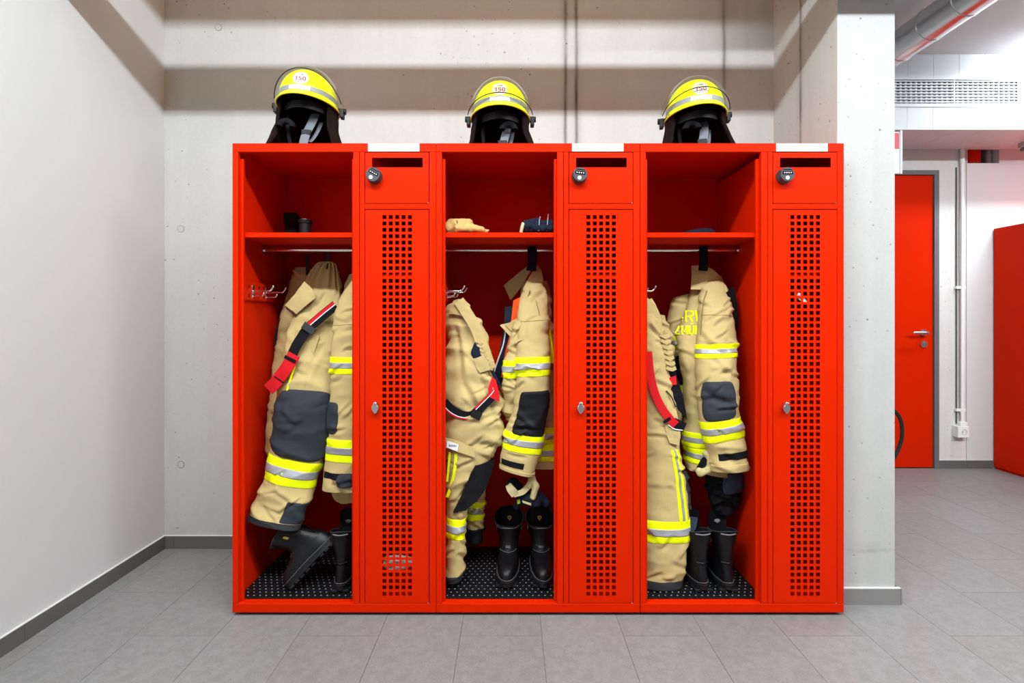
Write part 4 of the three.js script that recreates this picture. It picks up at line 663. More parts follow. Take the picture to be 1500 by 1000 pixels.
{
  const g = thing('fire_jacket', 'tan turnout jacket with yellow lettering on its back', 'jacket', 'tan turnout jackets');
  const body = tube([[1014, 404, 1056, 404, -0.305, 0.03], [1011, 430, 1064, 430, -0.295, 0.05], [1003, 460, 1066, 460, -0.255, 0.06], [993, 490, 1066, 490, -0.235, 0.064], [998, 525, 1064, 525, -0.205, 0.064], [1002, 565, 1062, 565, -0.205, 0.064], [1003, 605, 1062, 605, -0.205, 0.064], [1003, 645, 1064, 648, -0.205, 0.064], [1006, 684, 1066, 696, -0.205, 0.062]], { seed: 51, A1: 0.004, A2: 0.0045, tight: (u, v) => v < 0.36 ? 0.85 : 0 });
  part('torso', body.body(80, 130), M.tan, g); hiBand(body, g, 632, 655, { f: 0.3 }); hiBand(body, g, 656, 679, { f: 0.3 });
  const far = tube([[988, 436, 1008, 430, -0.33, 0.03], [982, 462, 1010, 460, -0.33, 0.042], [979, 495, 1008, 495, -0.325, 0.046], [984, 535, 1008, 535, -0.32, 0.046], [988, 575, 1008, 575, -0.315, 0.046], [990, 615, 1010, 615, -0.31, 0.046], [994, 650, 1012, 650, -0.31, 0.044]], { seed: 53, A1: 0.005, A2: 0.006 });
  part('far_sleeve', far.body(64, 110), M.tan, g); hiBand(far, g, 493, 511); hiBand(far, g, 565, 590); part('far_elbow_patch', far.patch(0.1, 1, far.vAt(520), far.vAt(563), 0.004, 0.003, 6, 18), M.padBlack, g);
  const sl = tube([[1034, 414, 1056, 412, -0.238, 0.02], [1026, 428, 1066, 428, -0.228, 0.036], [1024, 460, 1072, 458, -0.18, 0.044], [1021, 500, 1076, 498, -0.148, 0.047], [1020, 540, 1078, 538, -0.118, 0.048], [1022, 575, 1079, 572, -0.114, 0.048], [1025, 608, 1081, 602, -0.11, 0.047], [1031, 635, 1086, 625, -0.108, 0.046], [1037, 662, 1090, 655, -0.107, 0.046], [1043, 688, 1093, 686, -0.107, 0.045]], { seed: 54, A1: 0.003, A2: 0.005, folds: [[1030, 570, 1070, 592, 5, 0.008], [1022, 590, 1050, 580, 4, 0.006], [1062, 540, 1072, 620, 3, 0.005], [1045, 650, 1080, 644, 3, 0.004]] });
  part('sleeve', sl.body(), M.tan, g); hiBand(sl, g, 504, 524); hiBand(sl, g, 615, 644);
  part('elbow_patch', sl.patch(0.05, 0.80, sl.vAt(557), sl.vAt(614), 0.004, 0.005, 5, 34), M.pad, g, 'charcoal elbow patch');
  part('cuff_strip', sl.ring(sl.vAt(662), sl.vAt(672), 0.0022, sl.u(0.18), sl.u(1.0)), M.web, g); part('cuff_hem', sl.ring(sl.vAt(679), 1, 0.003), M.tan, g);
  seam(sl, g, sl.vAt(461), sl.vAt(464), sl.u(0.06), sl.u(0.96)); part('seam', strap([[1036, 424, -0.198], [1031, 440, -0.176], [1028, 460, -0.15], [1026, 490, -0.13]], -0.5, 0.5), M.seam, g);
  part('collar', sheet([[[1013, 389, -0.282], [1035, 391, -0.247], [1052, 402, -0.252], [1060, 414, -0.282]], [[1013, 404, -0.257], [1033, 406, -0.232], [1050, 412, -0.237], [1062, 420, -0.262]], [[1012, 424, -0.240], [1032, 424, -0.220], [1050, 423, -0.222], [1064, 428, -0.247]]], { amp: 0.002, th: 0.006 }), M.tan, g, 'raised collar');
  part('front_edge', sheet([[[1062, 418, -0.202], [1066, 424, -0.222]], [[1069, 440, -0.182], [1074, 448, -0.202]], [[1075, 456, -0.187], [1079, 462, -0.212]]], { amp: 0.001, th: 0.006 }), M.tan, g);
  part('front_lining', sheet([[[1064, 428, -0.19], [1074, 420, -0.22]], [[1072, 460, -0.17], [1080, 462, -0.20]], [[1074, 490, -0.17], [1079, 488, -0.20]]], { amp: 0.002, th: 0.01 }), M.web, g);
  part('hanger_loop', strap([[1030, 361, -0.246], [1031, 378, -0.235], [1030, 396, -0.225]], -6, 6, { th: 0.012 }), M.web, g);
  // letters on the back: real thin shapes laid over the torso
  const glyph = (strokes, x, y, w, h) => { for (const s of strokes) part('letter_stroke', strap(s.map(([a, b]) => [x + a * w - (y + b * h - 455) * 0.10, y + b * h, 0]).map(([a, b]) => { const f = clamp((a - rowL(b)) / (1065 - rowL(b))), v = body.vAt(b), p = body.S(body.u(f), v, 0.0022); const d = CAM_Z - p.z; return [VX + p.x * FOCAL / d, VY + (CAM_Y - p.y) * FOCAL / d, p.z]; }), -1.45, 1.45, { th: 0.0012, nu: 10, nv: 2, amp: 0 }), M.hivis, lettering); };
  const rowL = (py) => py < 460 ? 1011 - (py - 430) / 30 * 8 : 1003 - (py - 460) / 30 * 10;
  const lettering = new THREE.Group(); lettering.name = 'back_lettering'; lettering.userData.label = 'yellow block lettering on the back'; g.add(lettering);
  const Rr = [[[0.12, 0], [0.12, 1]], [[0.1, 0.06], [0.75, 0.06], [0.95, 0.25], [0.75, 0.5], [0.15, 0.52]], [[0.5, 0.52], [0.95, 1]]], Vv = [[[0.05, 0], [0.45, 1]], [[0.92, 0], [0.5, 1]]];
  const Mm = [[[0.08, 1], [0.12, 0]], [[0.12, 0], [0.5, 0.75]], [[0.5, 0.75], [0.88, 0]], [[0.88, 0], [0.92, 1]]], Uu = [[[0.1, 0], [0.1, 0.75], [0.5, 0.97], [0.9, 0.75], [0.9, 0]], [[0.25, -0.28], [0.4, -0.28]], [[0.62, -0.28], [0.78, -0.28]]], Nn = [[[0.1, 1], [0.1, 0]], [[0.1, 0], [0.9, 1]], [[0.9, 1], [0.9, 0]]], Zz = [[[0.1, 0.04], [0.92, 0.04]], [[0.9, 0.05], [0.1, 0.95]], [[0.05, 0.96], [0.95, 0.96]]];
  glyph([[[0, 0.9], [1, 0.9]], [[0.3, 0.72], [1, 0.6]]], 996.5, 455, 5, 16); glyph(Rr, 1003.5, 455, 9, 16); glyph(Vv, 1014, 455, 11, 16);
  glyph(Zz, 992, 477, 6.5, 12.5); glyph(Mm, 1000, 477, 7, 12.5); glyph(Uu, 1008.5, 477, 6.5, 12.5); glyph(Nn, 1016.5, 477, 6, 12.5);
}
// ---------------------------------------------------------------- helmets
const stickerTex = (() => {
  const c = document.createElement('canvas'); c.width = c.height = 256; const x = c.getContext('2d');
  x.fillStyle = '#b9b7ba'; x.fillRect(0, 0, 256, 256); x.fillStyle = '#b9b7ba'; x.beginPath(); x.arc(128, 128, 126, 0, 7); x.fill();
  x.strokeStyle = '#6d7589'; x.lineWidth = 7; for (let k = 0; k < 5; k++) { x.beginPath(); x.moveTo(72 + k * 6, 84 - k * 3); x.quadraticCurveTo(120, 50 - k * 2 + k * 7, 182 - k * 5, 66 + k * 5); x.stroke(); }
  x.fillStyle = '#7d1226'; x.font = 'bold 112px sans-serif'; x.textAlign = 'center'; x.textBaseline = 'middle'; x.fillText('150', 128, 150);
  const t = new THREE.CanvasTexture(c); t.colorSpace = THREE.SRGBColorSpace; return t;
})();
M.sticker = new THREE.MeshStandardMaterial({ map: stickerTex, roughness: 0.4 });
function grid2(nu, nv, f) {
  const P = [], UV = [], I = [];
  for (let j = 0; j <= nv; j++) for (let i = 0; i <= nu; i++) { const p = f(i / nu, j / nv); P.push(p.x, p.y, p.z); UV.push(i / nu, j / nv); }
  for (let j = 0; j < nv; j++) for (let i = 0; i < nu; i++) { const a = j * (nu + 1) + i, b = a + 1, c = a + nu + 1, d = c + 1; I.push(a, b, c, b, d, c); }
  const g = new THREE.BufferGeometry(); g.setAttribute('position', new THREE.Float32BufferAttribute(P, 3)); g.setAttribute('uv', new THREE.Float32BufferAttribute(UV, 2)); g.setIndex(I); g.computeVertexNormals(); return g;
}
// dome: azimuth a (0 = front), height h in 0..0.176, radial offset
const PROF = [[0, 1.07], [0.004, 1.07], [0.011, 1.035], [0.025, 1.0], [0.045, 0.985], [0.074, 0.93], [0.100, 0.825], [0.121, 0.685], [0.137, 0.515], [0.147, 0.335], [0.1515, 0.16], [0.153, 0]];
function profR(h) { for (let i = 0; i + 1 < PROF.length; i++) if (h <= PROF[i + 1][0]) { const t = (h - PROF[i][0]) / (PROF[i + 1][0] - PROF[i][0]); return PROF[i][1] + (PROF[i + 1][1] - PROF[i][1]) * t; } return 0; }
const profCurve = new THREE.CatmullRomCurve3(PROF.map(([h, r]) => V3(r, h, 0)), false, 'centripetal');
const domeAt = (a, r, h, off = 0) => { const peak = 0.016 * Math.max(0, Math.cos(a)) * smooth(0.03, 0, h); return V3(Math.sin(a) * (0.116 * r + off), h + off * 0.4 * (1 - r), Math.cos(a) * (0.142 * r + off + peak)); };
const dome = (a, t, off = 0) => { const p = profCurve.getPoint(t); return domeAt(a, Math.max(0, p.x), p.y, off); };
const domeH = (a, h, off) => domeAt(a, profR(h), h, off);
function helmet(px, hy, yaw, tilt, label, o = {}) {
  const g = thing('fire_helmet', label, 'helmet', 'yellow helmets on top of the lockers');
  const zc = -0.15, base = W(px, 180, zc); g.position.set(base.x, hy, zc); g.rotation.set(0, yaw, tilt, 'YXZ');
  part('shell', grid2(72, 44, (u, v) => dome(-u * 2 * Math.PI, v)), M.shell, g);
  const rimPts = []; for (let k = 0; k < 48; k++) { const a = k / 48 * 2 * Math.PI; rimPts.push(domeAt(a, 1.06, 0.002, 0)); }
  part('brim_edge', [new THREE.TubeGeometry(new THREE.CatmullRomCurve3(rimPts, true), 96, 0.0035, 8, true)], M.shell, g);
  part('liner', grid2(48, 24, (u, v) => dome(-u * 2 * Math.PI, v, -0.010).add(V3(0, v === 0 ? 0.004 : 0, 0))), M.dark, g);
  part('reflective_band', grid2(72, 4, (u, v) => domeH(-u * 2 * Math.PI, 0.024 + 0.022 * v, 0.0012)), M.helmetBand, g, 'grey reflective band');
  part('name_strip', grid2(14, 3, (u, v) => domeH(0.34 - u * 0.68 + (o.strip || 0), 0.027 + 0.016 * v, 0.0026)), M.plate, g, 'blank white strip');
  { const n = 20; const geo = grid2(n, n, (u, v) => { let x = 2 * u - 1, y = 2 * v - 1; const m = Math.max(Math.abs(x), Math.abs(y)), l = Math.hypot(x, y) || 1; x *= m / l; y *= m / l; return domeH(-x * 0.29 + (o.strip || 0), 0.079 + 0.031 * y, 0.0022); }); const uv = []; for (let j = 0; j <= n; j++) for (let i = 0; i <= n; i++) { let x = 2 * i / n - 1, y = 2 * j / n - 1; const m = Math.max(Math.abs(x), Math.abs(y)), l = Math.hypot(x, y) || 1; uv.push(0.5 - x * m / l * 0.5, 0.5 + y * m / l * 0.5); } geo.setAttribute('uv', new THREE.Float32BufferAttribute(uv, 2)); part('number_sticker', geo, M.sticker, g, 'round white sticker with the number 150'); }
  // raised visor turning about the side pivots
  const a0 = o.v0 ?? 0.42, a1 = a0 + 1.35, vis = (b, a, k = 0) => { const B = (b * 2 - 1) * 1.36, A = a0 + (a1 - a0) * a; return V3(Math.sin(B) * (0.138 + k), 0.008 + Math.cos(B) * Math.sin(A) * (0.166 + k), -0.012 + Math.cos(B) * Math.cos(A) * (0.176 + k)); };
  const visor = part('visor', grid2(44, 22, (u, v) => vis(1 - u, v)), M.visor, g, 'clear raised visor');
  const rim = []; for (let k = 0; k <= 40; k++) rim.push(vis(k / 40, 0)); part('visor_rim', [tubeLine(rim, 0.0019, 90, 6)], M.black, visor);
  const rim2 = []; for (let k = 0; k <= 40; k++) rim2.push(vis(k / 40, 1)); part('visor_rim', [tubeLine(rim2, 0.001, 90, 6)], M.piping, visor);
  for (const s of [-1, 1]) { const p = part('visor_pivot', [cyl(V3(s * 0.120, 0.012, -0.015), V3(s * 0.150, 0.012, -0.015), 0.012, 18), rbox(s * 0.135 - 0.008, s * 0.135 + 0.008, -0.018, 0.020, -0.032, 0.002, 0.003, 2)], M.black, g); void p; }
  // neck curtain, open at the front
  const R = o.seed || 1, bottom = -(hy - 1.8565) + 0.16 * Math.abs(tilt);
  const cur = (u, v, off) => { const a = 1.0 + u * (2 * Math.PI - 2.0), w = 1 + (o.flare || 0.22) * v * v, f = 0.006 * noise(a * 3.2, v * 3, R) + 0.004 * noise(a * 8, v * 4, R + 3); const front = smooth(0.16, 0, u) + smooth(0.84, 1, u); return V3(Math.sin(a) * ((0.112 - 0.006 * v) * w + off + f), 0.012 + v * (bottom - 0.012), Math.cos(a) * ((0.118 - 0.012 * v) * w + off + f) - 0.012 * front * v); };
  part('neck_curtain', [grid2(64, 28, (u, v) => cur(1 - u, v, 0.006)), grid2(64, 28, (u, v) => cur(u, v, -0.004))], M.curtain, g, 'dark brown neck curtain');
  for (const e of [0, 1]) { const pts = []; for (let k = 0; k <= 12; k++) pts.push(cur(e, k / 12, 0.001)); part('curtain_edge', [tubeLine(pts, 0.0075, 36, 10)], M.curtain, g); }
  // straps and pads hanging inside
  const rib = (path, w, mat, name) => { const P = path.map((p) => V3(...p)), C = new THREE.CatmullRomCurve3(P); part(name, [grid2(4, 24, (u, v) => { const p = C.getPoint(v); return p.add(V3((u - 0.5) * w, 0, 0.003 * Math.cos((u - 0.5) * 3))); }), grid2(4, 24, (u, v) => { const p = C.getPoint(v); return p.add(V3((0.5 - u) * w, 0, -0.003)); })], mat, g); };
  const bx = o.strapX || 0;
  rib([[bx + 0.03, -0.02, 0.02], [bx + 0.024, -0.07, 0.05], [bx + 0.008, -0.13, 0.072], [bx, bottom + 0.004, 0.078]], 0.034, M.greyStrap, 'chin_strap');
  rib([[bx + 0.052, -0.05, 0.01], [bx + 0.046, -0.09, 0.03], [bx + 0.034, -0.13, 0.05], [bx + 0.022, bottom + 0.03, 0.06]], 0.016, M.greyStrap, 'strap_end');
  part('strap_buckle', rbox(bx - 0.009, bx + 0.029, -0.128, -0.106, 0.064, 0.074, 0.003, 2), M.black, g);
  rib([[-0.07, -0.01, 0.02], [-0.072, -0.07, 0.035], [-0.062, -0.13, 0.045], [-0.05, bottom + 0.01, 0.05]], 0.014, M.web, 'side_strap');
  const ear = new THREE.TorusGeometry(0.026, 0.012, 12, 26, Math.PI); ear.rotateX(-0.2); ear.translate(o.earX ?? -0.075, bottom + 0.075, 0.085); part('ear_pad', [ear], M.web, g);
  part('crown_pad', [grid2(24, 10, (u, v) => V3((u - 0.5) * 0.17, -0.03 + 0.03 * v, 0.095 * Math.cos((u - 0.5) * 2.4) + 0.01))], M.black, g);
  return g;
}
helmet(452, 2.045, 0.12, -0.04, 'yellow fire helmet on the locker beside the white wall, its visor raised high', { strapX: 0.004, v0: 0.78, seed: 2, earX: -0.062, flare: 0.44 });
helmet(733, 2.0, 0.0, 0.0, 'yellow fire helmet on the middle locker facing straight ahead', { v0: 0.26, seed: 5, earX: 0.035, flare: 0.42 });
helmet(1018, 2.005, -0.16, 0.04, 'yellow fire helmet on the locker beside the concrete cross wall', { v0: 0.40, seed: 9, flare: 0.48, earX: -0.03 });

// ---------------------------------------------------------------- boots
function makeBoot(label, group, o = {}) {
  const g = thing('fire_boot', label, 'boot', group);
  // rows: height, heel z, toe z, half width
  const rows = [[0.026, -0.098, 0.186, 0.046], [0.045, -0.100, 0.187, 0.047], [0.062, -0.098, 0.180, 0.0455], [0.078, -0.094, 0.158, 0.0435], [0.092, -0.090, 0.118, 0.042], [0.105, -0.086, 0.084, 0.041], [0.119, -0.083, 0.060, 0.0415], [0.138, -0.082, 0.050, 0.044], [0.163, -0.084, 0.050, 0.050], [0.187, -0.087, 0.055, 0.056], [0.208, -0.09, 0.059, 0.061], [0.222, -0.092, 0.062, 0.064]];
  const C = new THREE.CatmullRomCurve3(rows.map((r) => V3(r[1], r[0], r[2]))), D = new THREE.CatmullRomCurve3(rows.map((r) => V3(r[3], r[0], 0)));
  const S = (u, v, off = 0) => { const p = C.getPoint(v), w = D.getPoint(v).x, a = 2 * Math.PI * u, c = (p.x + p.z) / 2, L = (p.z - p.x) / 2 + off, cz = Math.cos(a), cx = Math.sin(a), fr = cz > 0 ? cz : 0; const y = p.y + 0.022 * smooth(0.9, 1, v) * (-cz) + 0.0016 * noise(u * 12, v * 18, 4) * 1; const wr = 0.003 * Math.sin(v * 150) * smooth(0.42, 0.5, v) * smooth(0.62, 0.54, v) * fr; return V3(Math.sign(cx) * Math.pow(Math.abs(cx), 0.86) * (w + off) * (1 - 0.12 * fr * fr * smooth(0.4, 0, v)), y, c + Math.sign(cz) * Math.pow(Math.abs(cz), 0.86) * L + wr); };
  part('upper', grid2(56, 80, (u, v) => S(u, v)), M.leather, g);
  part('inner_lining', grid2(40, 12, (u, v) => S(1 - u, 1 - v * 0.35, -0.006)), M.web, g);
  const cap = grid2(40, 6, (u, v) => { const p = S(u, 0.66, -0.006), c = V3(0, p.y, -0.015); return p.lerp(c, v); }); part('insole', cap, M.dark, g);
  // sole: welt and lugged outsole
  const outl = (k) => { const s = new THREE.Shape(); for (let i = 0; i <= 48; i++) { const p = S(i / 48, 0.03, k); i ? s.lineTo(p.x, -p.z) : s.moveTo(p.x, -p.z); } return s; };
  const ex = (k, y0, h) => { const e = new THREE.ExtrudeGeometry(outl(k), { depth: h, bevelEnabled: true, bevelSize: 0.0015, bevelThickness: 0.0015, bevelSegments: 2, curveSegments: 12 }); e.rotateX(-Math.PI / 2); e.translate(0, y0, 0); return e; };
  const sole = part('sole', [ex(0.002, 0.0115, 0.014)], M.sole, g); part('welt', [ex(0.0045, 0.0275, 0.004)], M.sole, sole);
  const lugs = []; for (const z of [-0.085, -0.055, -0.025, 0.03, 0.062, 0.094, 0.126, 0.156]) for (const s of [-1, 1]) lugs.push(rbox(s * 0.026 - 0.017, s * 0.026 + 0.017, 0, 0.011, z - 0.011, z + 0.011, 0.002)); const lg = part('lugs', lugs, M.sole, sole); lg.userData.kind = 'stuff';
  const ring = (v, r, mat, name, u0 = 0, u1 = 1, dv = 0) => { const pts = []; for (let k = 0; k <= 48; k++) pts.push(S(u0 + (u1 - u0) * k / 48, v + dv * Math.cos(2 * Math.PI * (u0 + (u1 - u0) * k / 48)), 0.001)); part(name, [tubeLine(pts, r, 80, 6)], mat, g); };
  ring(0.995, 0.0028, M.trim, 'collar_piping'); ring(0.055, 0.0011, M.piping, 'welt_stitch'); ring(0.475, 0.001, M.piping, 'vamp_piping', -0.16, 0.16);
  { const pts = []; for (let k = 0; k <= 20; k++) { const t = k / 20 * 2 - 1; pts.push(S(t * 0.13, 0.93 - 0.09 * (1 - t * t), 0.0012)); } part('collar_stitch', [tubeLine(pts, 0.001, 40, 6)], M.piping, g); }
  // front panel, pull strap and heel strap
  part('front_panel', grid2(8, 20, (u, v) => S(-0.055 + 0.11 * u, 0.52 + 0.36 * v, (u === 0 || u === 1 || v === 0 || v === 1) ? 0 : 0.003)), M.leather, g);
  part('pull_strap', grid2(6, 10, (u, v) => S(-0.05 + 0.10 * u, 0.86 + 0.13 * v, 0.002 + 0.005 * Math.sin(Math.PI * v))), M.web, g);
  part('pull_strap_edge', [tubeLine([S(-0.045, 0.955, 0.006), S(0, 0.95, 0.007), S(0.045, 0.955, 0.006)], 0.0016, 20, 6)], M.piping, g);
  part('heel_strap', grid2(6, 10, (u, v) => S(0.46 + 0.08 * u, 0.62 + 0.30 * v, 0.003)), M.leather, g); part('heel_roll', [tubeLine([S(0.40, 0.50, 0.002), S(0.5, 0.50, 0.004), S(0.60, 0.50, 0.002)], 0.0045, 24, 8)], M.leather, g);
  part('heel_roll', [tubeLine([S(0.42, 0.97, 0.004), S(0.5, 0.965, 0.006), S(0.58, 0.97, 0.004)], 0.003, 24, 8)], M.piping, g);
  for (const s of [-1, 1]) { const p = S(0.25 * s, 0.80, 0.001); part('side_badge', rbox(p.x - 0.0012, p.x + 0.0012, p.y - 0.012, p.y + 0.012, p.z - 0.006, p.z + 0.006, 0.001), M.gold, g, 'small gold side badge'); }
  // tall tongue
  const tongueZ = o.back ? 0.035 : -0.062, t0 = o.back ? 0.17 : 0.15, tH = o.back ? 0.12 : 0.098, eY = o.back ? 0.237 : 0.209, tn = part('tongue', [grid2(16, 10, (u, v) => V3((u - 0.5) * 0.092 * (1 - 0.1 * v), t0 + tH * v - 0.012 * Math.pow(2 * u - 1, 4) * v, tongueZ + 0.018 * Math.cos((u - 0.5) * 2.6) * (o.back ? 1 : 1))), grid2(16, 10, (u, v) => V3((0.5 - u) * 0.092 * (1 - 0.1 * v), t0 + tH * v - 0.012 * Math.pow(2 * u - 1, 4) * v, tongueZ - 0.006 + 0.018 * Math.cos((u - 0.5) * 2.6)))], M.web, g);
  if (o.shield) { const s = new THREE.Shape(); [[0, -0.014], [0.0085, -0.003], [0.009, 0.007], [0.003, 0.006], [0, 0.011], [-0.003, 0.006], [-0.009, 0.007], [-0.0085, -0.003]].forEach(([a, b], k) => k ? s.lineTo(a, b) : s.moveTo(a, b)); const e = new THREE.ExtrudeGeometry(s, { depth: 0.001, bevelEnabled: false }); e.translate(0, eY, tongueZ + 0.0185); part('shield_badge', [e], M.gold, tn, 'gold shield badge'); const c = new THREE.CylinderGeometry(0.004, 0.004, 0.001, 12); c.rotateX(Math.PI / 2); c.translate(0, eY + 0.0005, tongueZ + 0.0198); part('badge_centre', [c], std(lin(0.12, 0.05, 0.02), 0.6), tn); }
  else { const zz = tongueZ + (o.back ? -0.0075 : 0.0185), geos = []; for (const [x, y] of [[-0.009, 0.001], [-0.003, 0.003], [0.004, 0.0025], [0.010, 0.0005], [0, -0.004]]) { const t = new THREE.TorusGeometry(0.0042, 0.0009, 6, 16); t.translate(x, eY + y, zz + (o.back ? 0.012 : 0)); geos.push(t); } part('emblem', geos, M.emblemWhite, tn, 'small white stitched emblem'); tn.children[0].userData.kind = 'stuff'; }
  if (o.lean) g.traverse((m) => { if (!m.geometry) return; const p = m.geometry.attributes.position; for (let i = 0; i < p.count; i++) p.setZ(i, p.getZ(i) + o.lean * Math.max(0, p.getY(i) - 0.085)); m.geometry.computeVertexNormals(); });
  return g;
}
const FLOOR_Y = 0.0488 + 0.0083 + 0.0003;
function stand(b, px, zc, yaw) { b.position.set((px - VX) * (CAM_Z - zc) / FOCAL, FLOOR_Y, zc); b.rotation.y = yaw; if (Math.abs(yaw) > 2) b.scale.x = 0.84; return b; }
stand(makeBoot('black leather boot with a shield badge, standing beside the hanging crumpled trousers', 'black fire boots', { shield: true }), 745.5, -0.27, -0.06);
stand(makeBoot('black leather boot with a shield badge, standing beside the locker divider', 'black fire boots', { shield: true }), 791.5, -0.27, 0.02);
stand(makeBoot('black leather boot seen from its heel, partly behind the striped trouser leg', 'black fire boots', { back: true }), 1017, -0.165, Math.PI + 0.05);
stand(makeBoot('black leather boot seen from its heel with a white emblem on its tall tongue', 'black fire boots', { back: true }), 1055.5, -0.165, Math.PI - 0.05);
stand(makeBoot('black leather boot standing upright under the half hidden jacket', 'black fire boots', { back: true }), 507, -0.16, Math.PI + 0.05);
{ // the fallen boot: on its side, toe down, shaft leaning on the locker side
  const b = makeBoot('black leather boot tipped over under the kicked out trouser leg', 'black fire boots', { lean: 0.5 });
  const q = new THREE.Quaternion(), m = new THREE.Matrix4(), toe = V3(-0.67, -0.70, 0.22).normalize(), up = V3(-0.72, 0.66, -0.14), side = new THREE.Vector3().crossVectors(up, toe).normalize(); up.crossVectors(toe, side).normalize();
  m.makeBasis(side, up, toe); q.setFromRotationMatrix(m); b.quaternion.copy(q);
  const t = W(426, 862, -0.085), tip = V3(0, 0.002, 0.185).applyQuaternion(q); b.scale.setScalar(0.88); b.position.copy(t.sub(tip.multiplyScalar(0.88))); b.updateMatrixWorld(true); const bb = new THREE.Box3().setFromObject(b, true); b.position.y += 0.0576 - bb.min.y; b.position.x += Math.max(0, -1.088 - bb.min.x);
}
// ---------------------------------------------------------------- gloves and small items
function blob(bones, o = {}) {                                   // joined tapered limbs meshed from a distance field (one glove)
  const { res = 44, k = 0.006, wr = 0.002, seed = 1 } = o, lo = V3(1e9, 1e9, 1e9), hi = V3(-1e9, -1e9, -1e9);
  for (const [a, b, ra, rb] of bones) for (const [p, r] of [[a, ra], [b, rb]]) { lo.min(V3(p[0] - r, p[1] - r, p[2] - r)); hi.max(V3(p[0] + r, p[1] + r, p[2] + r)); }
  lo.subScalar(0.012); hi.addScalar(0.012); const c = lo.clone().add(hi).multiplyScalar(0.5), sc = Math.max(hi.x - lo.x, hi.y - lo.y, hi.z - lo.z) / 2;
  const mc = new MarchingCubes(res, new THREE.MeshBasicMaterial(), false, false, 60000); mc.isolation = 0;
  for (let z = 0; z < res; z++) for (let y = 0; y < res; y++) for (let x = 0; x < res; x++) {
    const P = V3((x - res / 2) / (res / 2) * sc + c.x, (y - res / 2) / (res / 2) * sc + c.y, (z - res / 2) / (res / 2) * sc + c.z); let d = 1e9;
    for (const [a, b, ra, rb] of bones) { const A = V3(...a), ba = V3(...b).sub(A), pa = P.clone().sub(A), t = clamp(pa.dot(ba) / ba.lengthSq()); const e = pa.addScaledVector(ba, -t).length() - (ra + (rb - ra) * t), h = clamp(0.5 + 0.5 * (d - e) / k); d = d > 1e8 ? e : d + (e - d) * h - k * h * (1 - h); }
    d += wr * (noise(P.x * 70, P.y * 70, P.z * 70 + seed) + 0.6 * noise(P.x * 160, P.y * 160, P.z * 160 + seed));
    mc.field[x + y * res + z * res * res] = -d;
  }
  mc.update(); const n = mc.count, p = new Float32Array(n * 3), nn = new Float32Array(n * 3);
  for (let i = 0; i < n; i++) { p[3 * i] = mc.positionArray[3 * i] * sc + c.x; p[3 * i + 1] = mc.positionArray[3 * i + 1] * sc + c.y; p[3 * i + 2] = mc.positionArray[3 * i + 2] * sc + c.z; }
  const g = new THREE.BufferGeometry(); g.setAttribute('position', new THREE.BufferAttribute(p, 3)); const w = mergeVertices(g, 1e-6); w.computeVertexNormals(); return metreUV(w);
}
const pz = (px, py, z) => W(px, py, z).toArray();
const SH = 1.511;
{ // tan leather glove on the middle shelf
  const y = SH + 0.016, g = thing('work_glove', 'tan leather work glove lying on the shelf of the middle locker', 'glove');
  const X = (px) => W(px, 330, -0.10).x, z = -0.10;
  part('glove', blob([[[X(664), y + 0.020, z], [X(684), y + 0.018, z + 0.01], 0.032, 0.03], [[X(657), y + 0.01, z + 0.01], [X(668), y + 0.025, z - 0.01], 0.026, 0.026], [[X(684), y + 0.012, z + 0.03], [X(708), y, z + 0.035], 0.018, 0.011], [[X(684), y + 0.008, z + 0.005], [X(712), y - 0.002, z + 0.012], 0.017, 0.011], [[X(684), y + 0.006, z - 0.02], [X(709), y - 0.002, z - 0.012], 0.017, 0.011], [[X(680), y + 0.006, z - 0.04], [X(702), y - 0.003, z - 0.035], 0.015, 0.011], [[X(672), y + 0.006, z + 0.04], [X(690), y - 0.002, z + 0.055], 0.016, 0.012]], { seed: 3, wr: 0.004 }), M.leatherTan, g);
  part('cuff_strap', [tubeLine([V3(X(667), y + 0.05, z + 0.0), V3(X(671), y + 0.032, z + 0.035), V3(X(673), y, z + 0.045)], 0.003, 24, 8)], std(lin(0.2, 0.11, 0.03), 0.8), g);
}
{ // dark glove on the middle shelf
  const y = SH + 0.018, g = thing('work_glove', 'dark navy glove with a pale cuff lying on the shelf of the middle locker', 'glove'), X = (px) => W(px, 330, -0.10).x, z = -0.10;
  part('glove', blob([[[X(772), y + 0.014, z], [X(786), y + 0.018, z], 0.03, 0.032], [[X(788), y + 0.018, z + 0.02], [X(806), y + 0.022, z + 0.03], 0.017, 0.015], [[X(790), y + 0.026, z], [X(810), y + 0.030, z], 0.016, 0.014], [[X(790), y + 0.02, z - 0.02], [X(812), y + 0.02, z - 0.02], 0.016, 0.014], [[X(786), y + 0.005, z + 0.04], [X(806), y, z + 0.05], 0.016, 0.014], [[X(784), y + 0.004, z - 0.04], [X(806), y, z - 0.045], 0.015, 0.013]], { seed: 8, wr: 0.004 }), M.navy, g);
  part('cuff', [tubeLine([V3(X(763), y - 0.012, z + 0.03), V3(X(764.5), y + 0.008, z + 0.032), V3(X(766), y + 0.026, z + 0.02)], 0.007, 24, 10)], std(lin(0.5, 0.36, 0.22), 0.8), g);
  for (const [a, b] of [[788, 0.055], [800, 0.066]]) part('knuckle_piping', [tubeLine([V3(X(a), y - 0.01, z + 0.052), V3(X(a + 1), y + b * 0.5, z + 0.050), V3(X(a + 3), y + b, z + 0.01)], 0.0022, 24, 6)], std(lin(0.2, 0.23, 0.3), 0.7), g);
}
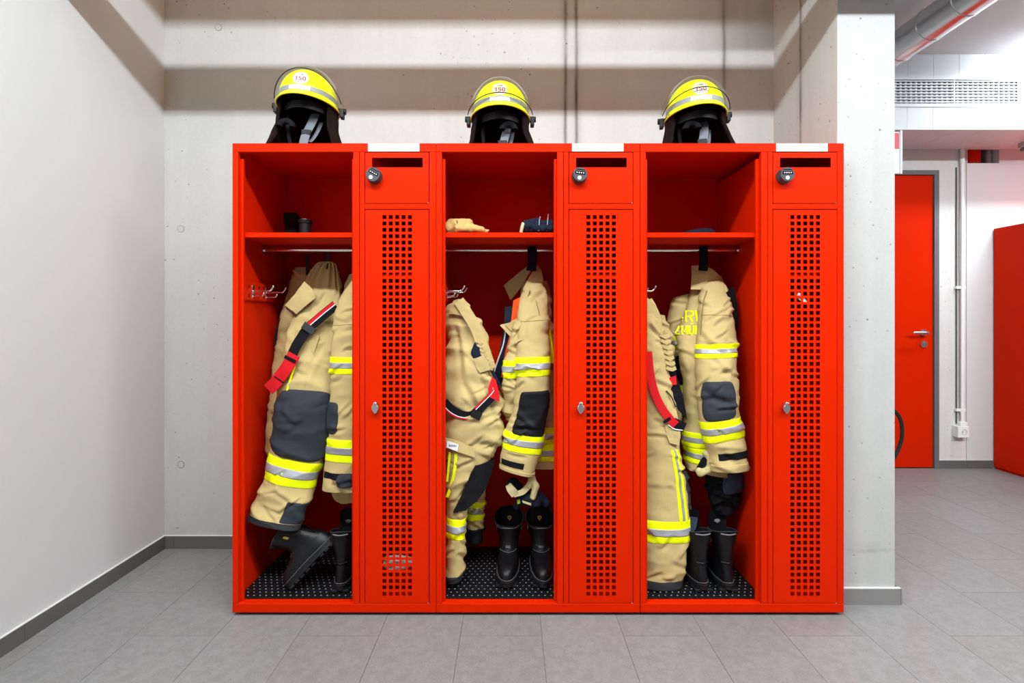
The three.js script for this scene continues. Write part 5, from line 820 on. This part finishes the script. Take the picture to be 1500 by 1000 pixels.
{ // things on the first shelf
  const X = (px, z) => W(px, 330, z).x;
  const t = thing('torch', 'black cylindrical torch standing on the shelf by the white wall', 'torch'); const x = X(447, -0.3), z = -0.3;
  part('barrel', [cyl(V3(x, SH, z), V3(x, SH + 0.085, z), 0.026, 24)], M.black, t); part('head_ring', [cyl(V3(x, SH + 0.085, z), V3(x, SH + 0.10, z), 0.03, 24)], M.padBlack, t); part('lens_rim', [cyl(V3(x, SH + 0.10, z), V3(x, SH + 0.103, z), 0.022, 24)], M.steel, t);
  const u = thing('radio_pouch', 'black pouch on the shelf beside the torch', 'pouch'), x2 = X(428, -0.36);
  part('pouch', rbox(x2 - 0.03, x2 + 0.03, SH, SH + 0.14, -0.39, -0.34, 0.012, 3), M.web, u); part('flap', rbox(x2 - 0.031, x2 + 0.031, SH + 0.09, SH + 0.143, -0.343, -0.336, 0.003, 2), M.web, u); part('clip', rbox(x2 - 0.004, x2 + 0.004, SH + 0.01, SH + 0.045, -0.338, -0.332, 0.001), M.chrome, u);
}
{ // cap on the third shelf
  const g = thing('black_cap', 'flat black cap lying on the shelf by the cross wall', 'cap'); const c = W(1016, 330, -0.28);
  part('crown', grid2(40, 14, (u, v) => { const a = -u * 2 * Math.PI, r = Math.cos(v * Math.PI / 2); return V3(c.x + Math.cos(a) * 0.105 * Math.pow(r, 0.6), SH + 0.002 + 0.05 * Math.sin(v * Math.PI / 2) + 0.012 * Math.cos(a) * Math.sin(v * 3), -0.28 + Math.sin(a) * 0.09 * Math.pow(r, 0.6)); }), M.navy, g);
  part('peak', sheet([[[982, 337, -0.24], [988, 338, -0.18]], [[1010, 334, -0.22], [1012, 335, -0.165]], [[1036, 337, -0.24], [1032, 338, -0.18]]].map((r) => r.map(([a, b, z]) => [a, VY + (CAM_Y - SH - 0.012) * FOCAL / (CAM_Z - z), z])), { th: 0.003, amp: 0.0005 }), M.black, g);
}
{ // gloves clipped below the second jacket
  const g = thing('fire_glove', 'tan and black glove dangling below the cuff above the shield-badge boots', 'glove');
  part('strap_loop', sheet([[[770, 690, -0.13], [777, 692, -0.13]], [[774, 702, -0.115], [782, 704, -0.118]], [[764, 716, -0.105], [770, 722, -0.105]], [[748, 722, -0.10], [754, 728, -0.10]]], { th: 0.004, amp: 0.001 }), M.gloveTan, g);
  part('cuff', sheet([[[741, 712, -0.11], [748, 707, -0.105]], [[744, 720, -0.10], [754, 714, -0.095]], [[750, 728, -0.10], [760, 721, -0.10]]], { th: 0.006, amp: 0.001 }), M.gloveTan, g);
  part('palm', blob([[pz(752, 708, -0.15), pz(768, 730, -0.15), 0.026, 0.03], [pz(768, 726, -0.145), pz(784, 734, -0.14), 0.028, 0.026], [pz(760, 735, -0.15), pz(756, 742, -0.15), 0.014, 0.012], [pz(786, 722, -0.16), pz(800, 736, -0.16), 0.02, 0.018]], { seed: 14, wr: 0.003 }), M.navy, g);
  part('thumb', blob([[pz(779, 700, -0.12), pz(784, 712, -0.115), 0.014, 0.015], [pz(784, 712, -0.115), pz(781, 728, -0.115), 0.014, 0.012], [pz(779, 700, -0.12), pz(775, 712, -0.115), 0.012, 0.011]], { seed: 15, res: 36 }), M.gloveTan, g);
  part('finger_edge', sheet([[[765, 733, -0.108], [778, 737, -0.106]], [[766, 736, -0.108], [778, 740, -0.106]]], { nv: 4, th: 0.004, amp: 0 }), M.gloveTan, g);
  part('green_tip', sheet([[[757, 732, -0.12], [762, 731, -0.12]], [[758, 738, -0.12], [762, 737, -0.12]]], { nu: 4, nv: 4, th: 0.003, amp: 0 }), std(lin(0.22, 0.3, 0.02), 0.7), g);
}
{ // glove below the lettered jacket
  const g = thing('fire_glove', 'yellowish glove clipped below the lettered jacket', 'glove');
  part('finger', blob([[pz(1034, 664, -0.115), pz(1039, 672, -0.115), 0.013, 0.013], [pz(1039, 672, -0.115), pz(1038, 688, -0.115), 0.012, 0.012], [pz(1038, 688, -0.115), pz(1026, 692, -0.115), 0.014, 0.015], [pz(1026, 692, -0.115), pz(1024, 689, -0.115), 0.016, 0.014]], { seed: 17, res: 40, wr: 0.0015 }), M.gloveTan, g);
  part('black_palm', sheet([[[1029, 670, -0.115], [1036, 668, -0.112]], [[1023, 680, -0.118], [1034, 680, -0.112]], [[1020, 686, -0.12], [1030, 684, -0.115]]], { th: 0.008, amp: 0.001 }), M.web, g);
}
{ // dark work trousers folded below the lettered jacket
  const g = thing('work_trousers', 'black work trousers with a navy pocket below the lettered jacket', 'trousers');
  const t = tube([[1034, 668, 1082, 668, -0.21, 0.03], [1031, 700, 1085, 700, -0.21, 0.045], [1034, 725, 1083, 724, -0.21, 0.045], [1040, 740, 1078, 742, -0.21, 0.04], [1046, 750, 1072, 752, -0.21, 0.032]], { seed: 61 });
  part('leg', t.body(56, 70), M.web, g); part('pocket', t.patch(0.42, 0.97, t.vAt(690), t.vAt(721), 0.004, 0.002, 10, 16), M.navyLight, g, 'lighter navy patch pocket');
}
{ // light cloth tucked in the heel-view boot
  tagged('boot_sock', sheet([[[1010, 756, -0.20], [1022, 758, -0.19]], [[1010, 770, -0.18], [1020, 772, -0.17]], [[1011, 778, -0.17], [1016, 779, -0.165]]], { th: 0.006, amp: 0.002 }), M.navyLight, 'grey blue sock tucked into the boot behind the striped trouser leg', 'sock');
  const c = tagged('cleaning_rag', sheet([[[563, 814, -0.06], [585, 812, -0.05], [606, 816, -0.06]], [[562, 823, -0.05], [584, 825, -0.045], [607, 823, -0.05]], [[563, 832, -0.06], [582, 834, -0.05], [604, 830, -0.06]]], { th: 0.003, amp: 0.006, k: 60 }), std(lin(0.5, 0.42, 0.42), 0.9), 'pale crumpled rag behind the perforated door nearest the white wall', 'rag'); void c;
  tagged('white_piece', sheet([[[1169, 428, -0.05], [1173, 429, -0.05]], [[1168, 436, -0.05], [1180, 438, -0.05]], [[1174, 441, -0.05], [1184, 446, -0.05]]], { th: 0.001, amp: 0.002, nu: 8, nv: 8 }), M.plate, 'white note behind the perforated door by the cross wall', 'piece');  // thin white sheet showing through the door holes
}
renderer.render(scene, camera);
